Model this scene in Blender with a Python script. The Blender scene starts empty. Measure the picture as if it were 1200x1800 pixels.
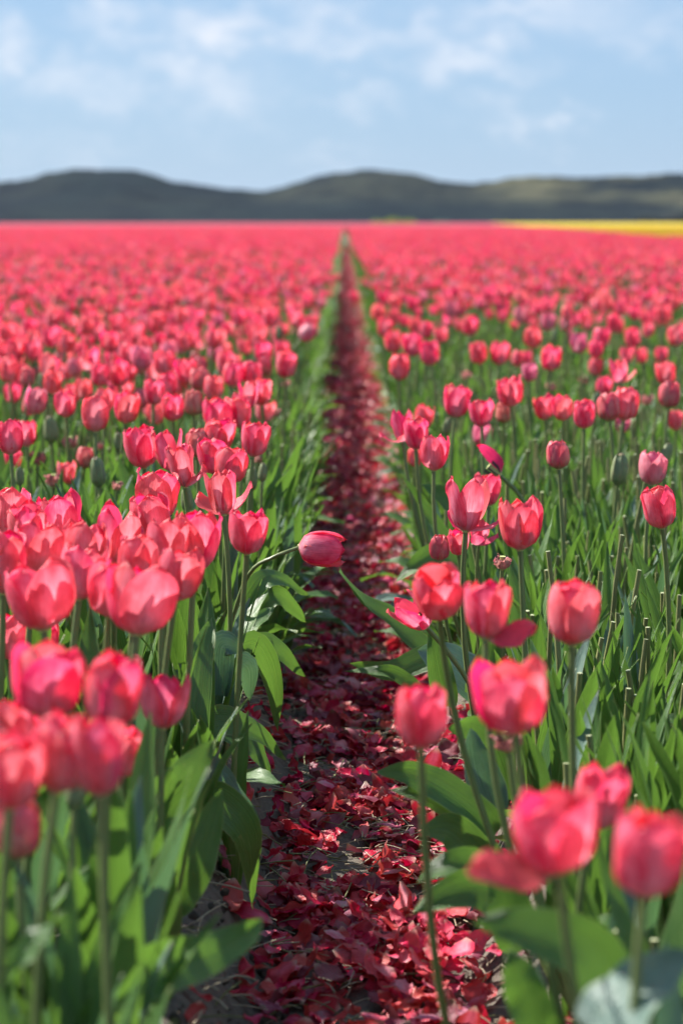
import bpy, math, random
import numpy as np
from mathutils import Vector, Matrix, Euler
from math import sin, cos, pi, radians, exp
random.seed(7); np.random.seed(7)
RN = random.random
def U(a, b): return a + (b - a) * RN()
S = bpy.context.scene
COL = S.collection

# ---------------------------------------------------------------- camera
CAM_Z = 0.95; F = 4250.0; HY = 388.0; VX = 605.0        # photograph is 1200x1800 px, focal length in those pixels
cam_d = bpy.data.cameras.new('camera'); cam = bpy.data.objects.new('camera', cam_d); COL.objects.link(cam)
cam_d.sensor_fit = 'VERTICAL'; cam_d.sensor_height = 36.0; cam_d.lens = 85.0
cam_d.clip_start = 0.05; cam_d.clip_end = 6000
cam.location = (0, 0, CAM_Z)
PITCH = math.atan((900 - HY) / F); YAW = math.atan((VX - 600) / F)
cam.rotation_euler = (pi / 2 - PITCH, 0, YAW)
cam_d.dof.use_dof = True; cam_d.dof.focus_distance = 3.62; cam_d.dof.aperture_fstop = 5.4
S.camera = cam

# ---------------------------------------------------------------- light
SUN_H = Vector((-0.83, 0.56, 0)).normalized(); SUN_EL = radians(43)
world = bpy.data.worlds.new('World'); S.world = world; world.use_nodes = True
sun_d = bpy.data.lights.new('sun', 'SUN'); sun = bpy.data.objects.new('sun', sun_d); COL.objects.link(sun)
sun_d.energy = 5.0; sun_d.angle = radians(0.53); sun_d.color = (1.0, 0.95, 0.87)
sd = Vector((SUN_H.x * cos(SUN_EL), SUN_H.y * cos(SUN_EL), sin(SUN_EL)))
sun.rotation_euler = (-sd).to_track_quat('-Z', 'Y').to_euler()
S.view_settings.view_transform = 'Standard'; S.view_settings.look = 'None'
S.view_settings.gamma = 1; S.view_settings.exposure = 1.22; S.view_settings.use_curve_mapping = False
S.render.engine = 'CYCLES'
S.cycles.use_denoising = True; S.cycles.max_bounces = 7; S.cycles.diffuse_bounces = 3; S.cycles.transmission_bounces = 5
S.cycles.glossy_bounces = 2; S.cycles.sample_clamp_indirect = 4; S.cycles.volume_bounces = 0
S.cycles.use_light_tree = False

class NT:                                                    # small node helper
    def __init__(s, t): s.t = t; t.nodes.clear()
    def n(s, typ, **k):
        x = s.t.nodes.new(typ)
        for a, b in k.items():
            if a.startswith('_'): setattr(x, a[1:], b)
        return x
    def l(s, a, b): s.t.links.new(a, b)
    def val(s, x, sock):
        if hasattr(x, 'is_linked') or isinstance(x, bpy.types.NodeSocket): s.l(x, sock)
        else: sock.default_value = rgba(x) if sock.type == 'RGBA' else x
    def math(s, op, a, b=0.0, c=None, clamp=False):
        m = s.n('ShaderNodeMath', _operation=op, _use_clamp=clamp); s.val(a, m.inputs[0]); s.val(b, m.inputs[1])
        if c is not None: s.val(c, m.inputs[2])
        return m.outputs[0]
    def mix(s, f, a, b, mode='MIX'):
        m = s.n('ShaderNodeMix', _data_type='RGBA', _blend_type=mode)
        s.val(f, m.inputs[0]); s.val(rgba(a), m.inputs[6]); s.val(rgba(b), m.inputs[7]); return m.outputs[2]
    def noise(s, vec, scale, detail=2, rough=.5, dim='3D'):
        m = s.n('ShaderNodeTexNoise', _noise_dimensions=dim); m.inputs['Scale'].default_value = scale
        m.inputs['Detail'].default_value = detail; m.inputs['Roughness'].default_value = rough
        if vec is not None: s.l(vec, m.inputs['Vector'])
        return m.outputs['Fac']
    def ramp(s, f, pts):
        m = s.n('ShaderNodeValToRGB'); e = m.color_ramp.elements
        while len(e) < len(pts): e.new(.5)
        for i, (p, c) in enumerate(pts): e[i].position = p; e[i].color = rgba(c)
        s.l(f, m.inputs[0]); return m.outputs[0]
    def mr(s, x, a, b, c=0., d=1.):
        m = s.n('ShaderNodeMapRange'); s.val(x, m.inputs[0])
        for i, v in enumerate((a, b, c, d)): m.inputs[i + 1].default_value = v
        return m.outputs[0]
def rgba(c):
    if isinstance(c, (tuple, list)) and len(c) == 3: return (*c, 1)
    return c

# sky: Nishita plus thin clouds placed by direction
w = NT(world.node_tree)
sky = w.n('ShaderNodeTexSky', _sky_type='NISHITA', _sun_disc=False)
sky.sun_elevation = SUN_EL; sky.sun_rotation = math.atan2(SUN_H.x, SUN_H.y); sky.altitude = 0
sky.air_density = 1.0; sky.dust_density = 0.25; sky.ozone_density = 3.0
tc = w.n('ShaderNodeTexCoord'); sep = w.n('ShaderNodeSeparateXYZ'); w.l(tc.outputs['Generated'], sep.inputs[0])
yy = w.math('MAXIMUM', w.math('ABSOLUTE', sep.outputs[1]), 0.05)
pa = w.math('MULTIPLY', w.math('DIVIDE', sep.outputs[0], yy), 4.25)     # thousandths of photo px right of the vanishing point
pe = w.math('MULTIPLY', w.math('DIVIDE', sep.outputs[2], yy), 4.25)     # ... above the horizon
wv0 = w.n('ShaderNodeCombineXYZ'); w.l(pa, wv0.inputs[0]); w.l(w.math('MULTIPLY', pe, 1.5), wv0.inputs[1])
wa = w.noise(wv0.outputs[0], 9, 2, .5); wb = w.noise(wv0.outputs[0], 11, 2, .5)
pa_, pe_ = pa, pe
pa = w.math('ADD', pa, w.math('MULTIPLY', w.math('SUBTRACT', wa, .5), .26)); pe = w.math('ADD', pe, w.math('MULTIPLY', w.math('SUBTRACT', wb, .5), .20))
tot = None
for cx, cy, rx, ry, a in ((210, 45, 75, 40, .8), (385, 60, 90, 45, 1.), (550, 55, 120, 60, .55), (690, 75, 120, 35, .7),
                          (850, 105, 110, 38, .8), (20, 90, 45, 40, .65), (300, 130, 60, 45, .75), (390, 165, 90, 55, .6),
                          (150, 150, 110, 45, .6), (975, 230, 32, 28, .8), (890, 205, 60, 30, .5), (620, 180, 70, 30, .4),
                          (930, 20, 170, 40, .55), (1130, 60, 130, 45, .35), (560, 285, 80, 22, .25), (100, 262, 140, 25, .2)):
    dx = w.math('DIVIDE', w.math('SUBTRACT', pa, (cx - VX) / 1000), rx / 1000)
    dy = w.math('DIVIDE', w.math('SUBTRACT', pe, (HY - cy) / 1000), ry / 1000)
    r2 = w.math('ADD', w.math('MULTIPLY', dx, dx), w.math('MULTIPLY', dy, dy))
    g = w.math('MULTIPLY', w.math('POWER', 2.718, w.math('MULTIPLY', r2, -1.0)), a)
    tot = g if tot is None else w.math('MAXIMUM', tot, g)
pa, pe = pa_, pe_
cv = w.n('ShaderNodeCombineXYZ'); w.l(pa, cv.inputs[0]); w.l(w.math('MULTIPLY', pe, 1.7), cv.inputs[1])
nz = w.noise(cv.outputs[0], 7.5, 3, .5)
nz2 = w.noise(cv.outputs[0], 2.2, 3, .55)
high = w.mr(sep.outputs[2], .095, .2)                       # above the frame the cloud field goes on
wide = w.math('MULTIPLY', w.mr(nz2, .45, .68), w.math('MULTIPLY', high, .8))
cl = w.math('MULTIPLY', w.math('MAXIMUM', tot, wide), w.mr(nz, .28, .56, .15, 1.), clamp=True)
mask = w.math('MULTIPLY', w.mr(sep.outputs[2], 0.0, .02), cl)
blue = w.mix(.70, sky.outputs[0], (2.9, 4.75, 7.5))          # thin high veil over the deep Nishita blue
colr = w.mix(w.math('MULTIPLY', mask, .85), blue, (7.9, 8.2, 9.0))
bg = w.n('ShaderNodeBackground'); w.l(colr, bg.inputs[0]); bg.inputs[1].default_value = 0.05
wo = w.n('ShaderNodeOutputWorld'); w.l(bg.outputs[0], wo.inputs[0])

# ---------------------------------------------------------------- materials
def newmat(name):
    m = bpy.data.materials.new(name); m.use_nodes = True; return m, NT(m.node_tree)
def bump(t, h, strength, dist=.002):
    b = t.n('ShaderNodeBump'); b.inputs['Strength'].default_value = strength; b.inputs['Distance'].default_value = dist
    t.l(h, b.inputs['Height']); return b.outputs[0]
def leafy(t, colr, trans_col, rough, trans, normal=None, spec=.4):
    p = t.n('ShaderNodeBsdfPrincipled'); t.val(colr, p.inputs['Base Color']); t.val(rough, p.inputs['Roughness'])
    p.inputs['Specular IOR Level'].default_value = spec
    tr = t.n('ShaderNodeBsdfTranslucent'); t.val(trans_col, tr.inputs[0])
    if normal is not None: t.l(normal, p.inputs['Normal']); t.l(normal, tr.inputs['Normal'])
    mx = t.n('ShaderNodeMixShader'); mx.inputs[0].default_value = trans
    t.l(p.outputs[0], mx.inputs[1]); t.l(tr.outputs[0], mx.inputs[2])
    o = t.n('ShaderNodeOutputMaterial'); t.l(mx.outputs[0], o.inputs[0])
def petal_mat(name, red, pink, base, dull=0., trans=.50, gloss=.42):
    m, t = newmat(name)
    uv = t.n('ShaderNodeUVMap'); sp = t.n('ShaderNodeSeparateXYZ'); t.l(uv.outputs[0], sp.inputs[0])
    u, v = sp.outputs[0], sp.outputs[1]
    oi = t.n('ShaderNodeObjectInfo').outputs['Random']
    cu = t.math('ABSOLUTE', t.math('SUBTRACT', u, .5))           # 0 at midrib, .5 at edge
    vec = t.n('ShaderNodeCombineXYZ'); t.l(t.math('MULTIPLY', u, 26), vec.inputs[0]); t.l(t.math('MULTIPLY', v, 1.6), vec.inputs[1]); t.l(t.math('MULTIPLY', oi, 40), vec.inputs[2])
    vein = t.noise(vec.outputs[0], 1.6, 3, .6)
    vec2 = t.n('ShaderNodeCombineXYZ'); t.l(t.math('MULTIPLY', u, 3), vec2.inputs[0]); t.l(t.math('MULTIPLY', v, 3), vec2.inputs[1]); t.l(t.math('MULTIPLY', oi, 90), vec2.inputs[2])
    blot = t.noise(vec2.outputs[0], 1.3, 2, .5)
    # a broad paler flame up the middle of the outside, redder towards the edge and tip
    fl = t.math('MULTIPLY', t.mr(cu, .46, .08), t.mr(v, 1.02, .25))
    fl = t.math('MULTIPLY', t.math('ADD', fl, t.mr(blot, .3, .7, -.22, .22)), t.mr(vein, .3, .7, .75, 1.2), clamp=True)
    out = t.mix(fl, red, pink)
    geo = t.n('ShaderNodeNewGeometry')
    inner = t.mix(t.mr(vein, .3, .75, 0, .35), red, tuple(c * .8 for c in red))
    c = t.mix(geo.outputs['Backfacing'], out, inner)
    c = t.mix(t.math('MULTIPLY', t.mr(v, .13, .0), t.mr(blot, .2, .6, .6, 1.)), c, base)
    hs = t.n('ShaderNodeHueSaturation'); t.l(c, hs.inputs['Color'])
    t.l(t.mr(oi, 0, 1, .488, .512), hs.inputs['Hue']); t.l(t.mr(oi, 0, 1, 1.04 - dull, .9 - dull), hs.inputs['Saturation']); t.l(t.math('MULTIPLY', t.mr(blot, .3, .7, .88, 1.1), t.mr(vein, .3, .72, .84, 1.1)), hs.inputs['Value'])
    nb = bump(t, vein, .7, .0016)
    tcn = t.mix(1., hs.outputs[0], (1.0, .95, .95), 'MULTIPLY')
    leafy(t, hs.outputs[0], tcn, gloss, trans, nb, .5)
    return m
M = {}
M['petal'] = petal_mat('tulip_petal', (.98, .066, .148), (.97, .40, .52), (.84, .55, .45))
M['pale'] = petal_mat('pale_tulip_petal', (.86, .10, .22), (.84, .36, .47), (.75, .60, .45), .1)
M['pinkbud'] = petal_mat('half_coloured_petal', (.82, .06, .09), (.66, .28, .22), (.32, .34, .12), .05, .3)
M['spent'] = petal_mat('withered_petal', (.72, .16, .17), (.70, .40, .28), (.62, .55, .25), .1, .4)
M['yellow'] = petal_mat('yellow_petal', (.80, .56, .03), (.85, .68, .08), (.6, .6, .1))
M['fallen'] = petal_mat('fallen_petal', (.56, .007, .028), (.62, .07, .15), (.6, .4, .3), .0, .32, .36)
M['dried'] = petal_mat('dried_petal', (.20, .012, .035), (.28, .05, .09), (.3, .2, .12), .0, .2)

def green_mat(name, a, b, tc_, rough, trans, spec=.4, edge=None, stripes=40.):
    m, t = newmat(name)
    uv = t.n('ShaderNodeUVMap'); sp = t.n('ShaderNodeSeparateXYZ'); t.l(uv.outputs[0], sp.inputs[0])
    u, v = sp.outputs[0], sp.outputs[1]
    oi = t.n('ShaderNodeObjectInfo').outputs['Random']
    vec = t.n('ShaderNodeCombineXYZ'); t.l(t.math('MULTIPLY', u, stripes), vec.inputs[0]); t.l(t.math('MULTIPLY', v, 1.2), vec.inputs[1]); t.l(t.math('MULTIPLY', oi, 30), vec.inputs[2])
    st = t.noise(vec.outputs[0], 1.0, 2, .5)
    vec2 = t.n('ShaderNodeCombineXYZ'); t.l(t.math('MULTIPLY', u, 2), vec2.inputs[0]); t.l(t.math('MULTIPLY', v, 7), vec2.inputs[1]); t.l(t.math('MULTIPLY', oi, 77), vec2.inputs[2])
    bl = t.noise(vec2.outputs[0], 1.2, 4, .6)
    c = t.mix(t.math('ADD', t.mr(bl, .3, .7, 0, .75), t.mr(oi, 0, 1, -.2, .35), clamp=True), a, b)
    c = t.mix(t.mr(st, .42, .75, 0, .55), c, tuple(min(1, x * 1.6) for x in b))
    if edge:
        cu = t.math('ABSOLUTE', t.math('SUBTRACT', u, .5))
        c = t.mix(t.math('MULTIPLY', t.math('ADD', t.mr(cu, .465, .5), t.mr(v, .955, 1.), clamp=True), .75), c, edge)
    sc_ = t.mix(t.math('MULTIPLY', t.mr(bl, .62, .72), t.mr(oi, .5, .9, 0, .6)), c, (.30, .26, .10))
    leafy(t, sc_, tc_, t.mr(bl, .2, .8, rough - .06, rough + .12), trans, bump(t, t.math('ADD', st, t.math('MULTIPLY', bl, .8)), .8, .002), spec)
    return m
M['leaf'] = green_mat('tulip_leaf', (.046, .110, .032), (.094, .188, .040), (.165, .33, .04), .35, .30, .5, (.34, .40, .16))
M['bluish'] = green_mat('waxy_tulip_leaf', (.085, .150, .120), (.15, .23, .19), (.14, .30, .09), .45, .22, .5, (.40, .46, .28))
M['stem'] = green_mat('tulip_stem', (.10, .145, .045), (.175, .21, .075), (.16, .25, .05), .42, .1, .4, None, 8.)
M['cut'] = green_mat('cut_stem', (.14, .15, .06), (.22, .23, .09), (.16, .25, .05), .5, .1, .3, None, 8.)
M['budgreen'] = green_mat('green_bud', (.13, .17, .085), (.24, .28, .13), (.2, .3, .08), .45, .15, .4, (.35, .2, .14), 14.)
LM = []
def plain(name, c, rough=.6):
    m, t = newmat(name); g = t.n('ShaderNodeTexCoord')
    n = t.noise(g.outputs['Object'], 180, 3, .6)
    p = t.n('ShaderNodeBsdfPrincipled'); t.l(t.mix(n, tuple(x * .7 for x in c), tuple(min(1, x * 1.25) for x in c)), p.inputs['Base Color']); p.inputs['Roughness'].default_value = rough
    o = t.n('ShaderNodeOutputMaterial'); t.l(p.outputs[0], o.inputs[0]); return m
M['pith'] = plain('cut_face', (.40, .43, .24)); M['pistil'] = plain('pistil', (.42, .46, .16)); M['anther'] = plain('anther', (.07, .035, .05))
M['straw'] = plain('straw', (.34, .29, .19))

def ground_mat():
    m, t = newmat('sandy_soil'); g = t.n('ShaderNodeTexCoord').outputs['Object']
    a = t.noise(g, 1.3, 4); b = t.noise(g, 34, 5, .65); c = t.noise(g, 260, 4, .7)
    sp = t.n('ShaderNodeSeparateXYZ'); t.l(g, sp.inputs[0])
    soil = t.mix(t.mr(b, .3, .7), (.105, .088, .072), (.20, .172, .14))
    soil = t.mix(t.mr(c, .55, .75, 0, .8), soil, (.30, .265, .21))
    far = t.mr(t.math('ABSOLUTE', sp.outputs[1]), 560, 640)
    grass = t.mix(t.noise(g, .02, 4), (.055, .085, .035), (.13, .14, .065))
    col = t.mix(far, soil, grass)
    p = t.n('ShaderNodeBsdfPrincipled'); t.l(col, p.inputs['Base Color']); p.inputs['Roughness'].default_value = .92; p.inputs['Specular IOR Level'].default_value = .15
    t.l(bump(t, t.math('ADD', b, t.math('MULTIPLY', c, .5)), .9, .012), p.inputs['Normal'])
    o = t.n('ShaderNodeOutputMaterial'); t.l(p.outputs[0], o.inputs[0]); return m
M['soil'] = ground_mat()

# ---------------------------------------------------------------- mesh helpers
def mk(name, V, Fc, mats, mi=None, uv=None, smooth=True):
    me = bpy.data.meshes.new(name); V = np.asarray(V, float)
    me.from_pydata(V.tolist(), [], Fc)
    for m_ in mats: me.materials.append(m_)
    if mi is not None: me.polygons.foreach_set('material_index', np.asarray(mi, dtype=np.int32))
    if smooth: me.polygons.foreach_set('use_smooth', [True] * len(me.polygons))
    if uv is not None:
        ul = me.uv_layers.new(name='UVMap'); li = np.empty(len(me.loops), dtype=np.int32); me.loops.foreach_get('vertex_index', li)
        ul.data.foreach_set('uv', np.asarray(uv, dtype=np.float32)[li].ravel())
    me.update(); return me
class G:                                                     # a piece of geometry before it becomes a mesh
    def __init__(s): s.V = []; s.F = []; s.MI = []; s.UV = []; s.mats = []
    def slot(s, m):
        if m not in s.mats: s.mats.append(m)
        return s.mats.index(m)
    def add(s, V, Fc, UV, m, M4=None):
        o = len(s.V); k = s.slot(m)
        for v in V: s.V.append(tuple(M4 @ Vector(v)) if M4 is not None else tuple(v))
        s.F += [tuple(i + o for i in f) for f in Fc]; s.MI += [k] * len(Fc); s.UV += list(UV)
    def join(s, g, M4=None):
        o = len(s.V)
        for v in g.V: s.V.append(tuple(M4 @ Vector(v)) if M4 is not None else tuple(v))
        s.F += [tuple(i + o for i in f) for f in g.F]; s.UV += g.UV
        ks = [s.slot(m) for m in g.mats]; s.MI += [ks[i] for i in g.MI]
    def mesh(s, name): return mk(name, s.V, s.F, s.mats, s.MI, s.UV)
def grid_faces(n, m):
    return [(j * n + i, j * n + i + 1, (j + 1) * n + i + 1, (j + 1) * n + i) for j in range(m - 1) for i in range(n - 1)]

def petal_g(mat, L=.066, W=.047, o=0., rho=.023, phi=0., wave=.0012, rs=1., seed=0, n=7, m=9, curl=0., tw=0.):
    """one tulip petal standing on the axis at angle phi; o opens it outward (degrees)"""
    r_ = random.Random(seed); g = G()
    ks = [0, .12, .38, .7, 1.]
    o2 = max(o, 0)
    th = [80 + .1 * o, 56 + .4 * o, 7 + o, -10 + .9 * o, -50 + 1.1 * o + curl]
    ph = [r_.uniform(0, 6.28) for _ in range(4)]; K = 60
    R = [.0028]; Z = [0.]; T = []
    for k in range(K + 1):
        t_ = k / K; T.append(radians(np.interp(t_, ks, th)))
    for k in range(K):
        R.append(R[-1] + L / K * sin(T[k])); Z.append(Z[-1] + L / K * cos(T[k]))
    V = []; UVs = []
    for j in range(m):
        v = 1 - (1 - j / (m - 1)) ** 1.5; v_ = v ** .9
        for i in range(n):
            u = -1 + 2 * i / (n - 1)
            vv = v_ * (1 - .08 * abs(u) ** 2 * v_ ** 2)
            k = min(K, max(0, vv * K)); k0 = min(K - 1, int(k)); f_ = k - k0
            r = (R[k0] * (1 - f_) + R[k0 + 1] * f_); z = Z[k0] * (1 - f_) + Z[k0 + 1] * f_; t_ = T[k0] * (1 - f_) + T[k0 + 1] * f_
            w = W / 2 * ((v_ ** .62) * (max(0, 1 - v_) ** .47) / .51 + .11 * (1 - v_) + .012)
            rr = rho * (1 + .5 * max(0, o) / 40)
            a = u * w / rr
            inw = rr * (1 - cos(a)) + .0009 * exp(-(u / .13) ** 2) * min(1, v_ * 4)
            wv = wave * u * u * (sin(v * 8 + ph[0] + (u > 0) * 2) + .5 * sin(v * 15 + ph[1])) * min(1, v_ * 2)
            wv += wave * .9 * sin(u * 3 + ph[2]) * v_ ** 3 + .0022 * abs(u) ** 3 * (o2 / 30) * v_
            nx, nz = cos(t_), -sin(t_)
            x = r + nx * (wv - inw) ; zz = z + nz * (wv - inw); y = rr * sin(a) + tw * v_ * v_ * .01
            x *= rs; y *= rs
            V.append((x * cos(phi) - y * sin(phi), x * sin(phi) + y * cos(phi), zz)); UVs.append((i / (n - 1), v))
    g.add(V, grid_faces(n, m), UVs, mat); return g

def tube_g(g, P, rad, mat, sides=6, cap=None):
    P = [Vector(p) for p in P]; V = []; UVs = []; N = len(P)
    for j, p in enumerate(P):
        t_ = (P[min(j + 1, N - 1)] - P[max(j - 1, 0)]).normalized()
        a = t_.orthogonal().normalized() if abs(t_.x) > .9 else t_.cross(Vector((1, 0, 0))).normalized()
        b = t_.cross(a); r = rad[j] if isinstance(rad, (list, tuple)) else rad
        for i in range(sides):
            q = 2 * pi * i / sides; V.append(p + a * (cos(q) * r) + b * (sin(q) * r)); UVs.append((i / sides, j / (N - 1)))
    Fc = [(j * sides + i, j * sides + (i + 1) % sides, (j + 1) * sides + (i + 1) % sides, (j + 1) * sides + i) for j in range(N - 1) for i in range(sides)]
    g.add(V, Fc, UVs, mat)
    if cap is not None: g.add(V[-sides:], [tuple(range(sides))], UVs[-sides:], cap)
    return g
def bez(p0, p1, p2, n):
    return [p0 * (1 - t) ** 2 + p1 * 2 * t * (1 - t) + p2 * t * t for t in [k / (n - 1) for k in range(n)]]
def smooth_path(P, n):                                       # Catmull-Rom through the points
    P = [Vector(p) for p in P]; Q = [P[0] * 2 - P[1]] + P + [P[-1] * 2 - P[-2]]; out = []
    for k in range(n):
        s_ = k / (n - 1) * (len(P) - 1); i = min(int(s_), len(P) - 2); t = s_ - i
        a, b, c, d = Q[i:i + 4]
        out.append(.5 * ((2 * b) + (c - a) * t + (2 * a - 5 * b + 4 * c - d) * t * t + (3 * b - a - 3 * c + d) * t ** 3))
    return out
def leaf_g(P, W, mat, nrm=(0, 0, 1), fold=.35, wave=.004, seed=0, n=5, twist=0., blunt=False, roll=0.):
    """a tulip leaf along the spine P; nrm says which way its upper face looks"""
    r_ = random.Random(seed); ph = r_.uniform(0, 6.28); N = len(P); V = []; UVs = []
    up = Vector(nrm).normalized()
    for j, p in enumerate(P):
        v = j / (N - 1); t_ = (P[min(j + 1, N - 1)] - P[max(j - 1, 0)]).normalized()
        sdv = t_.cross(up)
        if sdv.length < .05: sdv = t_.orthogonal()
        sdv.normalize(); nn = sdv.cross(t_).normalized(); up = (up * .3 + nn * .7).normalized()
        q = roll + twist * v; s2 = sdv * cos(q) + nn * sin(q); n2 = nn * cos(q) - sdv * sin(q)
        if blunt: w = W / 2 * min(1, .35 + 2.2 * (1 - v) ** 1.0) * min(1, .5 + v * 3)
        else: w = W / 2 * ((v + .06) ** .38 * max(0, 1 - v) ** .80 / .525 + .004)
        fo = fold * (1 - .75 * v)
        for i in range(n):
            u = -1 + 2 * i / (n - 1)
            d = s2 * (u * w * cos(fo)) + n2 * (abs(u) ** 1.4 * w * sin(fo) * 1.3 + wave * abs(u) ** 2 * (sin(v * 8 + ph + (u > 0) * 1.9) + .5 * sin(v * 19 + ph * 2)))
            V.append(p + d); UVs.append((i / (n - 1), v))
    g = G(); g.add(V, grid_faces(n, N), UVs, mat); return g
def bent(L, a0, a1, n, pw=1.4, side=0.):                      # spine leaving the ground in +X, a = angle from vertical
    P = [Vector((.004, 0, 0))]
    for k in range(1, n):
        a = radians(a0 + (a1 - a0) * (k / (n - 1)) ** pw); P.append(P[-1] + Vector((sin(a), side * k / n, cos(a))) * (L / (n - 1)))
    return P

# ---------------------------------------------------------------- scene graph helpers
def tag(o, label=None, cat=None, group=None, kind=None):
    if label: o['label'] = label
    if cat: o['category'] = cat
    if group: o['group'] = group
    if kind: o['kind'] = kind
    return o
def ob(name, me, parent=None, mw=None):
    o = bpy.data.objects.new(name, me); COL.objects.link(o)
    if parent: o.parent = parent
    if mw is not None: o.matrix_local = mw
    return o
def bed_z(x, y=0):
    e = abs(x - .04)
    t = min(1, max(0, (e - .13) / .10)); return .125 * t * t * (3 - 2 * t)
def at(px, py, d):                                            # point seen at photo pixel (px, py), d metres down the path
    return Vector(((px - VX) * d / F, d, CAM_Z - (py - HY) * d / F))

# ---------------------------------------------------------------- ground (one sheet to the horizon)
def build_ground():
    xs = np.unique(np.round(np.concatenate([np.linspace(-.6, .7, 66), np.linspace(-3, -.6, 20), np.linspace(.7, 3, 20), np.linspace(-40, -3, 12), np.linspace(3, 40, 12), [-3000, -1500, -700, -300, -120, 120, 300, 700, 1500, 3000]]), 4))
    ys = np.unique(np.round(np.concatenate([[-60, -20, -5], np.linspace(-1, 2.4, 12), np.arange(2.4, 12, .035), np.geomspace(12, 80, 90), np.geomspace(80, 4500, 24)]), 4))
    X, Y = np.meshgrid(xs, ys)
    e = np.abs(X - .04); t = np.clip((e - .13) / .10, 0, 1); Z = .125 * t * t * (3 - 2 * t)
    rs = np.random.RandomState(3); near = (Y < 14) & (np.abs(X) < .8)
    nzv = rs.normal(0, 1, X.shape); k = nzv.copy()
    for _ in range(2): k = (k + np.roll(k, 1, 0) + np.roll(k, -1, 0) + np.roll(k, 1, 1) + np.roll(k, -1, 1)) / 5
    Z = Z + near * (k * .009 + nzv * .0018)
    Z = Z + near * .012 * np.sin(X * 31 + Y * 7) * np.sin(Y * 11) * (t > 0) 
    V = np.stack([X, Y, Z], -1).reshape(-1, 3); n = len(xs)
    me = mk('ground', V, grid_faces(n, len(ys)), [M['soil']])
    return tag(ob('ground', me), 'grey sandy soil with a shallow furrow running between two tulip beds', kind='structure')
build_ground()

# ---------------------------------------------------------------- dunes on the horizon
def hills_mat():
    m, t = newmat('dune_scrub'); g = t.n('ShaderNodeTexCoord').outputs['Object']
    sp = t.n('ShaderNodeSeparateXYZ'); t.l(g, sp.inputs[0])
    a = t.noise(g, .009, 3, .55); b = t.noise(g, .05, 5, .65); c = t.noise(g, .22, 4, .7)
    scrub = t.mix(t.mr(b, .35, .65), (.002, .006, .012), (.008, .016, .020))  # green scrub with the blue of distant haze put into its colour
    grass = t.mix(t.mr(c, .3, .7), (.12, .125, .055), (.22, .19, .11))
    sunlit_east = t.mr(sp.outputs[0], 40, 95)  # more pale grass to the right: sunlit patches painted into the dune colour
    f_ = t.math('MULTIPLY', t.mr(a, .42, .56), t.mr(b, .38, .56), clamp=True)
    f_ = t.math('MULTIPLY', f_, t.mr(sp.outputs[2], 5, 10, .15, 1.), clamp=True)
    col = t.mix(t.math('MULTIPLY', t.math('ADD', t.math('MULTIPLY', sunlit_east, .62), .12), f_), scrub, grass)
    p = t.n('ShaderNodeBsdfPrincipled'); t.l(col, p.inputs['Base Color']); p.inputs['Roughness'].default_value = .95; p.inputs['Specular IOR Level'].default_value = .05
    t.l(bump(t, b, .8, 3.), p.inputs['Normal'])
    o = t.n('ShaderNodeOutputMaterial'); t.l(p.outputs[0], o.inputs[0]); return m
def build_hills():
    hx = [-700, -300, 0, 60, 100, 135, 190, 245, 275, 310, 350, 400, 440, 470, 500, 525, 560, 600, 640, 680, 705, 740, 770, 800, 830, 870, 910, 950, 1000, 1060, 1100, 1150, 1200, 1500, 2000]
    hy = [330, 318, 322, 315, 303, 298, 299, 300, 306, 318, 325, 330, 335, 335, 329, 320, 309, 302, 299, 300, 303, 309, 316, 322, 322, 317, 311, 308, 312, 311, 309, 305, 303, 312, 330]
    D0 = 900.; NX, NY = 420, 90
    xs = np.linspace(-420, 420, NX); ts = np.linspace(0, 1, NY); X, T = np.meshgrid(xs, ts)
    Y = 760 + T * 420
    px = VX + F * X / D0
    H = (HY - np.interp(px, hx, hy)) / F * D0 + .9
    rs = np.random.RandomState(11)
    def oct_(fx, fy, a):
        r = np.zeros_like(X)
        for _ in range(7): r += np.sin(X * fx * rs.uniform(.5, 1.5) + T * fy * rs.uniform(.5, 1.5) + rs.uniform(0, 6)) * a
        return r / 2.6
    yc = 900 + oct_(.02, 0, 14)
    front = np.clip((Y - 765) / (yc - 765), 0, 1); back = np.clip((1180 - Y) / (1180 - yc), 0, 1)
    prof = np.where(Y < yc, front ** 1.1 * (1.35 - .35 * front), back ** .8)
    prof = np.clip(prof, 0, 1)
    crest = np.exp(-((Y - yc) / 40) ** 2)
    Z = H * Y / D0 * prof * np.where(Y < yc, .93 + .07 * crest, .97) + (1 - crest) * prof * oct_(.05, 22, 1.6) + prof * (oct_(.3, 90, .35) + rs.normal(0, .18, X.shape))
    Z = np.minimum(Z, H * Y / D0 * 1.0)
    Z[0] = -.5; Z = np.where(T < .004, -.5, Z)
    me = mk('dunes', np.stack([X, Y, Z], -1).reshape(-1, 3), grid_faces(NX, NY), [hills_mat()])
    tag(ob('dune_hills', me), 'low dark scrub covered dunes along the horizon, grass coloured as sunlit on the right', kind='structure')
build_hills()

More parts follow.
